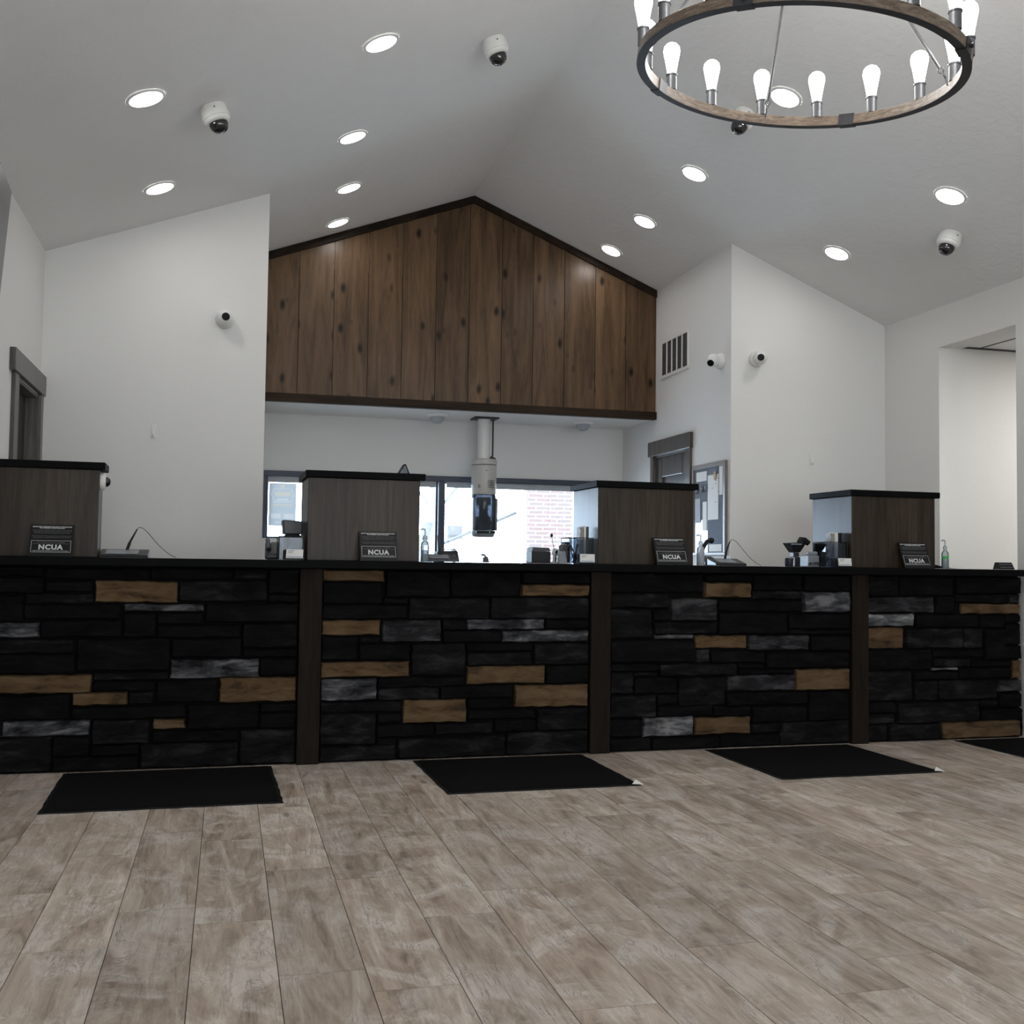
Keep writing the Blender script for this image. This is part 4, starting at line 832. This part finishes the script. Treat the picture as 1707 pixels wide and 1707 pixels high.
for k in range(16):
    deg = 8.8+22.5*k; p = rp(.569, deg, RH)
    s = MB(); s.lathe([(.0200,-.001),(.0200,.056),(.0230,.057),(.0230,.063),(.0200,.064)], 20, c=p); so = s.build('lamp_socket', MAT['metal'], cz, smooth=True)
    q = MB(); q.lathe([(.0165,.064),(.0175,.072),(.0215,.095),(.0270,.125),(.0320,.148),(.0328,.160),(.030,.174),(.022,.184),(.011,.190),(.0005,.192)], 20, c=p); q.build('bulb', MAT['bulb'], so, smooth=True)
for deg in (41.2, 130.4, -136.1, -49.3):
    b = MB(); w = 3.1
    for s0 in range(1):
        v = []
        for r, h in ((RI-.004,-.004),(RO+.004,-.004),(RO+.004,RH+.003),(RI-.004,RH+.003)): v += [rp(r, deg-w+w*i/3, h) for i in range(7)]
        ff_ = [(j*7+i, j*7+i+1, ((j+1)%4)*7+i+1, ((j+1)%4)*7+i) for j in range(4) for i in range(6)] + [(0,7,14,21), (6,13,20,27)]
        b.add(v, ff_)
    a = rp(RO+.006, deg, RH*.5); c = rp(RO+.016, deg, RH*.5); b.cyl(a, c, .008)
    b.build('ring_clamp', MAT['iron'], cz)
hub = Vector((.015, -.02, .80))
for deg in (166.6, 75.0, -12.7, -103.0):
    p = rp(RI-.004, deg, RH*.55); q = rp(RI-.016, deg, RH+.012); d = (hub-q).normalized()
    b = MB(); b.cyl(p+(p-rp(RI,deg,RH*.55))*0, q, .0035)
    # two linked eyes then the rod
    a = d.orthogonal().normalized(); c2 = d.cross(a)
    for o_, rr_, u1, u2_ in ((q+d*.010, .012, d, a), (q+d*.030, .010, d, c2)):
        b.tube([o_+u1*rr_*math.cos(2*PI*i/14)+u2_*rr_*math.sin(2*PI*i/14) for i in range(15)], .0025, 6)
    b.cyl(q+d*.038, hub-d*.01, .0052); b.build('hanging_rod', MAT['metal'], cz)
b = MB(); b.ball(hub, .025); b.cyl(hub, Vector((0, 0, ZRG-2.845-.03)), .008); b.build('stem', MAT['iron'], cz)
b = MB(); b.lathe([(.02, ZRG-2.845-.065), (.055, ZRG-2.845-.055), (.055, ZRG-2.845-.028)]); b.build('canopy', MAT['iron'], cz, smooth=True)

# ------------------------------------------------------------------ pneumatic tube station
px, py = 2.188, 9.37
o = thing('pneumatic_tube_station', 'white pneumatic tube station hanging from the soffit before the bright window', 'pneumatic tube', (px, py, 1.285))
Z = lambda z: z-1.285
b = MB(); b.box(-.11, .11, -.10, .10, Z(2.336), Z(2.347)); b.build('ceiling_plate', MAT['black'], o)
b = MB(); b.cyl((-.005,0,Z(1.975)), (-.005,0,Z(2.335)), .056, n=28); b.build('carrier_pipe', MAT['white'], o, smooth=True)
b = MB(); b.tube([(.072,-.02,Z(2.335)),(.072,-.02,Z(2.02)),(.068,-.02,Z(1.99))], .008); b.ball((.062,-.03,Z(1.990)), .018); b.ball((.085,-.03,Z(1.984)), .013); b.build('air_conduit', MAT['darkgrey'], o, smooth=True)
MAT['beige'] = simple('station_housing_plastic', (.50, .49, .47), .4, noise=.02)
b = MB(); b.lathe([(.104,Z(1.925)),(.114,Z(1.930)),(.114,Z(1.968)),(.105,Z(1.978)),(.06,Z(1.979))], 36); b.build('top_cap', MAT['beige'], o, smooth=True)
b = MB(); b.lathe([(.106,Z(1.665)),(.110,Z(1.675)),(.112,Z(1.92)),(.100,Z(1.924))], 36); h_ = b.build('station_housing', MAT['beige'], o, smooth=True)
b = MB()
for i in range(5): b.box(.012, .072, -.1125-.0005*0, -.095, Z(1.722+.015*i), Z(1.726+.015*i))
for i in range(2): b.box(-.075, -.055, -.104, -.09, Z(1.722+.018*i), Z(1.726+.018*i))
b.cyl((-.003,-.108,Z(1.872)),(-.003,-.1145,Z(1.872)),.005); b.build('speaker_grille', MAT['darkgrey'], o)
b = MB(); b.lathe([(.107,Z(1.345)),(.111,Z(1.35)),(.111,Z(1.63)),(.107,Z(1.664))], 36); b.build('clear_door', MAT['tubeglass'], o, smooth=True)
for xx in (-.112, .094):
    b = MB(); b.box(xx, xx+.018, -.075, .02, Z(1.345), Z(1.63)); b.build('door_rail', MAT['greyp'], o, .004)
b = MB(); b.lathe([(.060,Z(1.352)),(.068,Z(1.358)),(.068,Z(1.465)),(.040,Z(1.475)),(.040,Z(1.565)),(.066,Z(1.575)),(.066,Z(1.63)),(.058,Z(1.64))], 28); b.build('carrier', MAT['darkgrey'], o, smooth=True)
b = MB(); b.lathe([(.088,Z(1.287)),(.098,Z(1.295)),(.106,Z(1.315)),(.106,Z(1.343))], 36); b.build('station_base', MAT['greyp'], o, smooth=True)
b = MB(); b.box(-.085, .085, -.109, -.08, Z(1.318), Z(1.338)); b.build('button_strip', MAT['black'], o)
bg = emis('green_indicator', (.25,.9,.2), .6)
b = MB(); b.box(.030, .038, -.1105, -.1085, Z(1.325), Z(1.333)); k_ = b.build('indicator_light', bg, o)

# ------------------------------------------------------------------ vent on the alcove wall
o = thing('return_air_grille', 'white metal air grille with dark slots high on the alcove side wall', 'air vent', (XB-.0005, 8.46, 2.84))
hy, hz = .295, .165
b = MB()
b.box(-.010, 0, -hy, hy, -hz, -hz+.026); b.box(-.010, 0, -hy, hy, hz-.026, hz); b.box(-.010, 0, -hy, -hy+.026, -hz+.026, hz-.026); b.box(-.010, 0, hy-.026, hy, -hz+.026, hz-.026)
for i in range(1, 5): y = -hy+.026+(2*hy-.052)*i/5; b.box(-.010, 0, y-.008, y+.008, -hz+.026, hz-.026)
b.build('grille_frame', MAT['white'], o)
b = MB(); b.box(-.003, -.0002, -hy+.026, hy-.026, -hz+.026, hz-.026); b.build('duct_screen', simple('duct_dark', (.05,.052,.055), .7), o)
b = MB()
for i in range(18):
    z = -hz+.032+(2*hz-.064)*i/17; b.add([(-.008,-hy+.026,z-.003),(-.008,hy-.026,z-.003),(-.0035,hy-.026,z+.003),(-.0035,-hy+.026,z+.003)], [(0,1,2,3)])
lv = b.build('louvre_blades', simple('louvre_grey', (.16,.165,.17), .5), o)

# ------------------------------------------------------------------ pin board on the alcove wall
PB = thing('pin_board', 'framed notice board, part grey felt and part white, on the alcove side wall', 'notice board', (XB-.0005, 7.745, 1.50))
y0, y1, z0, z1 = -.293, .30, -.358, .357
fwid = .034
b = MB(); b.box(-.022, 0, y0, y1, z0, z0+fwid*.6); b.box(-.022, 0, y0, y1, z1-fwid, z1); b.box(-.022, 0, y0, y0+fwid, z0+fwid*.6, z1-fwid); b.box(-.022, 0, y1-fwid*.5, y1, z0+fwid*.6, z1-fwid); b.build('board_frame', simple('brown_grey_frame', (.20,.17,.15), .45), PB, .002)
b = MB(); b.box(-.010, -.001, y0+fwid, .03, z0+fwid*.6, z1-fwid); b.build('felt_half', simple('grey_felt', (.17,.20,.25), .95, noise=.25, scale=90), PB)
b = MB(); b.box(-.010, -.001, .03, y1-fwid*.5, z0+fwid*.6, z1-fwid); b.build('white_half', simple('whiteboard', (.55,.6,.66), .25, noise=.02), PB)
b = MB(); b.box(-.0105, -.010, .03, y1-fwid*.5, -.08, z1-fwid); b.build('upper_felt', simple('grey_felt_upper', (.17,.19,.22), .95, noise=.25, scale=90), PB)
def pinned(name, ya, yb, za, zb, mat, lb, cat, off=.0112):
    o = thing(name, lb, cat, (XB-off-.0005, 7.745+(ya+yb)/2, 1.50+(za+zb)/2)); w, h = (yb-ya)/2, (zb-za)/2
    b = MB(); b.box(-.0015, 0, -w, w, -h, h); b.build('sheet', mat, o)
    return o
P_ = MAT['paper']
pinned('paper_sheet', .05, .24, .225, .300, P_, 'small white note pinned at the upper left of the notice board', 'paper')
cal = pinned('calendar_page', -.165, .025, -.085, .262, P_, 'large white calendar page pinned at the centre of the notice board', 'calendar', .0125)
b = MB()
for yy, zz_ in ((-.05,.10),(-.10,.04),(.0,.07),(-.05,-.04),(-.09,.14)): b.box(-.0022,-.0016,yy-.012,yy+.018,zz_-.002,zz_+.002)
b.build('handwriting', MAT['ink'], cal)
pinned('paper_sheet', -.235, -.175, .10, .318, P_, 'narrow white strip pinned beside the calendar page', 'paper')
pinned('paper_sheet', .04, .115, -.165, .06, P_, 'white leaflet hanging left of and below the calendar page', 'paper', .013)
pinned('paper_sheet', .16, .26, -.10, .09, MAT['shade'], 'bluish sheet at the left edge of the notice board', 'paper', .013)
pinned('paper_sheet', -.22, .0, -.330, -.275, P_, 'small white slip at the bottom of the notice board', 'paper', .0118)
for i, (yy, zz_, lb) in enumerate(((.22,.175,'dark key bunch hanging at the upper left of the notice board'), (.12,.185,'dark key bunch in the middle of the hook row'), (.05,.19,'dark key bunch nearest the calendar page'))):
    o = thing('key_bunch', lb, 'keys', (XB-.0115, 7.745+yy, 1.50+zz_), (0,0,0), 'key bunches hanging on the notice board')
    b = MB(); b.tube([(-.006,.012*math.cos(2*PI*k/12),.012*math.sin(2*PI*k/12)) for k in range(13)], .0025, 6); b.build('key_ring', MAT['metal'], o)
    for dy in (-.014, .004, .018): 
        b = MB(); b.box(-.010, -.004, dy-.006, dy+.006, -.026, -.008); b.box(-.009, -.005, dy-.0025, dy+.0025, -.048, -.026); b.build('key', MAT['iron'], o)
o = thing('key_bunch', 'brass-coloured keys at the top right of the notice board', 'keys', (XB-.0150, 7.745-.115, 1.50+.270), (0,0,0))
b = MB(); b.box(-.008, -.002, -.020, .020, -.028, .012); b.box(-.007, -.003, -.012, -.004, -.060, -.028); b.box(-.007, -.003, .006, .013, -.050, -.028); b.build('key', simple('brass', (.30,.19,.08), .35, .8), o)

# ------------------------------------------------------------------ wall display at the left edge
o = thing('wall_display', 'large flat grey display panel tilted down high on the left wall', 'display', (-1.0, 5.333, 2.732))
d1 = Vector((-.068, -.004, -.998)).normalized(); d2 = Vector((.066, -.998, 0)).normalized(); d2 = (d2-d1*d2.dot(d1)).normalized(); dn = d1.cross(d2).normalized()
if dn.x > 0: dn = -dn       # towards the wall
def dp(a, c, t): return d1*a + d2*c + dn*t
b = MB(); b.hexa([dp(0,0,0), dp(.66,0,0), dp(.66,1.16,0), dp(0,1.16,0), dp(0,0,.035), dp(.66,0,.035), dp(.66,1.16,.035), dp(0,1.16,.035)]); b.build('display_bezel', MAT['darkgrey'], o, .002)
b = MB(); b.add([dp(.008,.008,-.0008), dp(.650,.008,-.0008), dp(.650,1.152,-.0008), dp(.008,1.152,-.0008)], [(0,1,2,3)]); b.build('display_screen', simple('display_grey_screen', (.075,.078,.082), .3, noise=.05, scale=4), o)
b = MB(); c = dp(.33, .58, .035); b.cyl(c, Vector((XL+1.0+.001, c.y, c.z)), .03); b.build('wall_bracket', MAT['black'], o)

# ------------------------------------------------------------------ outside the windows
b = MB(); b.box(-30, 34, 9.95, 60, -.3, -.15); struct(b.build('ground_outside', simple('pale_concrete', (.5,.5,.5), .9, scale=3)))
bm_, nt, pb = newmat('red_brick')
tc = N(nt, 'ShaderNodeTexCoord'); mpn = N(nt, 'ShaderNodeMapping'); mpn.inputs['Rotation'].default_value = (PI/2, 0, 0); L(nt, tc.outputs['Object'], mpn.inputs['Vector'])
br = N(nt, 'ShaderNodeTexBrick'); br.inputs['Scale'].default_value = 1.0; br.inputs['Brick Width'].default_value = .172; br.inputs['Row Height'].default_value = .0480; br.inputs['Mortar Size'].default_value = .0065; br.inputs['Mortar Smooth'].default_value = .15; br.inputs['Bias'].default_value = -.2
br.inputs['Color1'].default_value = (.108,.068,.060,1); br.inputs['Color2'].default_value = (.094,.076,.068,1); br.inputs['Mortar'].default_value = (.24,.22,.19,1)
L(nt, mpn.outputs[0], br.inputs['Vector']); L(nt, br.outputs['Color'], pb.inputs['Base Color']); pb.inputs['Roughness'].default_value = .9
o = thing('brick_column', 'pink-looking red brick column outside the drive-up window', 'brick column', (3.600, 12.3, -.15))
b = MB(); b.box(-.276, .276, -.28, -.10, 0, 4.2); b.build('brickwork', bm_, o)
b = MB(); b.box(-.30, .30, -.30, -.08, 4.2, 4.3); b.build('cap_stone', MAT['wall'], o)
o = thing('tree', 'pale bare leaning tree trunk seen outside between the second cabinet and the mullion', 'tree', (2.62, 15.0, -.15))
bark = simple('bark', (.078,.075,.068), .9, noise=.2)
b = MB(); b.tube([(-.12,0,0),(-.06,0,.9),(.03,0,1.5),(.16,0,2.0),(.22,0,2.7),(.30,0,3.6)], .085, 10); b.build('trunk', bark, o, smooth=True)
for pts in ([(.05,0,1.6),(.30,.1,2.0),(.7,.2,2.5)], [(.14,0,1.95),(-.2,.1,2.4),(-.5,.1,3.0)], [(.22,0,2.6),(.7,.1,3.1),(1.2,.1,3.3)]):
    b = MB(); b.tube(pts, .02, 8); b.build('branch', bark, o, smooth=True)
o = thing('drive_up_arm', 'pale blue slanted boom rising beyond the pneumatic tube outside the window', 'barrier arm', (2.85, 12.3, 1.47))
b = MB(); b.tube([(-.6,0,-.26),(.42,0,.185)], .019, 8); b.build('boom', simple('weathered_metal', (.055,.055,.055), .6), o)
b = MB(); b.box(-.66, -.58, -.05, .05, -1.62, -.22); b.build('boom_post', MAT['shade'], o)
o = thing('outdoor_sign', 'faint white arrow sign outside just right of the mullion', 'sign', (2.56, 12.4, 1.40))
b = MB(); b.box(-.09, .09, 0, .02, -.07, .09); b.build('sign_face', simple('sign_pale', (.09,.085,.08), .6), o)
b = MB(); b.box(-.07, .05, -.003, 0, -.034, -.026); b.add([(.03,-.003,-.045),(.07,-.003,-.030),(.03,-.003,-.012)], [(0,1,2)]); b.build('arrow', simple('arrow_grey', (.05,.05,.05), .6), o)
b = MB(); b.box(-.015, .015, .02, .05, -1.55, .05); b.build('sign_post', MAT['shade'], o)
# poster hanging in the small left window
o = thing('window_poster', 'pale blue translucent poster with a hexagon outline in the small left window', 'poster', (.458, YR+.045, 1.505))
pm, nt, pb = newmat('backlit_poster_print'); nt.nodes.remove(pb)
tc = N(nt, 'ShaderNodeTexCoord'); sx = N(nt, 'ShaderNodeSeparateXYZ'); L(nt, tc.outputs['Object'], sx.inputs[0])
def mth(op, *a):
    n = N(nt, 'ShaderNodeMath', operation=op)
    for i, q in enumerate(a):
        if hasattr(q, 'is_output'): L(nt, q, n.inputs[i])
        else: n.inputs[i].default_value = q
    return n.outputs[0]
def rect(cx, cz, hx, hz): return mth('MULTIPLY', mth('COMPARE', sx.outputs['X'], cx, hx), mth('COMPARE', sx.outputs['Z'], cz, hz))
az = mth('ABSOLUTE', mth('SUBTRACT', sx.outputs['Z'], .13)); ax_ = mth('ABSOLUTE', sx.outputs['X'])
hexd = mth('MAXIMUM', mth('MULTIPLY', az, 1.0), mth('ADD', mth('MULTIPLY', ax_, .866), mth('MULTIPLY', az, .40)))
hexd = mth('MAXIMUM', mth('MULTIPLY', az, 1.55), hexd)
lightm = mth('COMPARE', hexd, .0835, .0028)
for q in ((-.056,-.058,.042,.021),(.056,-.058,.042,.021),(0,.088,.048,.007),(0,.066,.088,.0035),(0,-.115,.06,.004)): lightm = mth('MAXIMUM', lightm, rect(*q))
tanm = mth('MAXIMUM', rect(0, .135, .066, .016), rect(0, .040, .083, .007))
tanm = mth('MAXIMUM', tanm, mth('LESS_THAN', mth('ADD', mth('MULTIPLY', sx.outputs['X'], sx.outputs['X']), mth('MULTIPLY', mth('SUBTRACT', sx.outputs['Z'], .203), mth('SUBTRACT', sx.outputs['Z'], .203))), .0004))
mA = N(nt, 'ShaderNodeMixRGB'); mA.inputs[1].default_value = (.098,.096,.093,1); mA.inputs[2].default_value = (.125,.116,.106,1); L(nt, lightm, mA.inputs['Fac'])
mB_ = N(nt, 'ShaderNodeMixRGB'); mB_.inputs[2].default_value = (.122,.105,.082,1); L(nt, mA.outputs[0], mB_.inputs[1]); L(nt, tanm, mB_.inputs['Fac'])
tr = N(nt, 'ShaderNodeBsdfTranslucent'); L(nt, mB_.outputs[0], tr.inputs['Color']); L(nt, tr.outputs[0], nt.nodes['Material Output'].inputs['Surface'])
pw, pt, pb0 = .118, .232, -.145
b = MB(); b.add([(-pw,0,pb0),(pw,0,pb0),(pw,0,pt),(-pw,0,pt)], [(0,1,2,3)]); b.build('poster_sheet', pm, o)
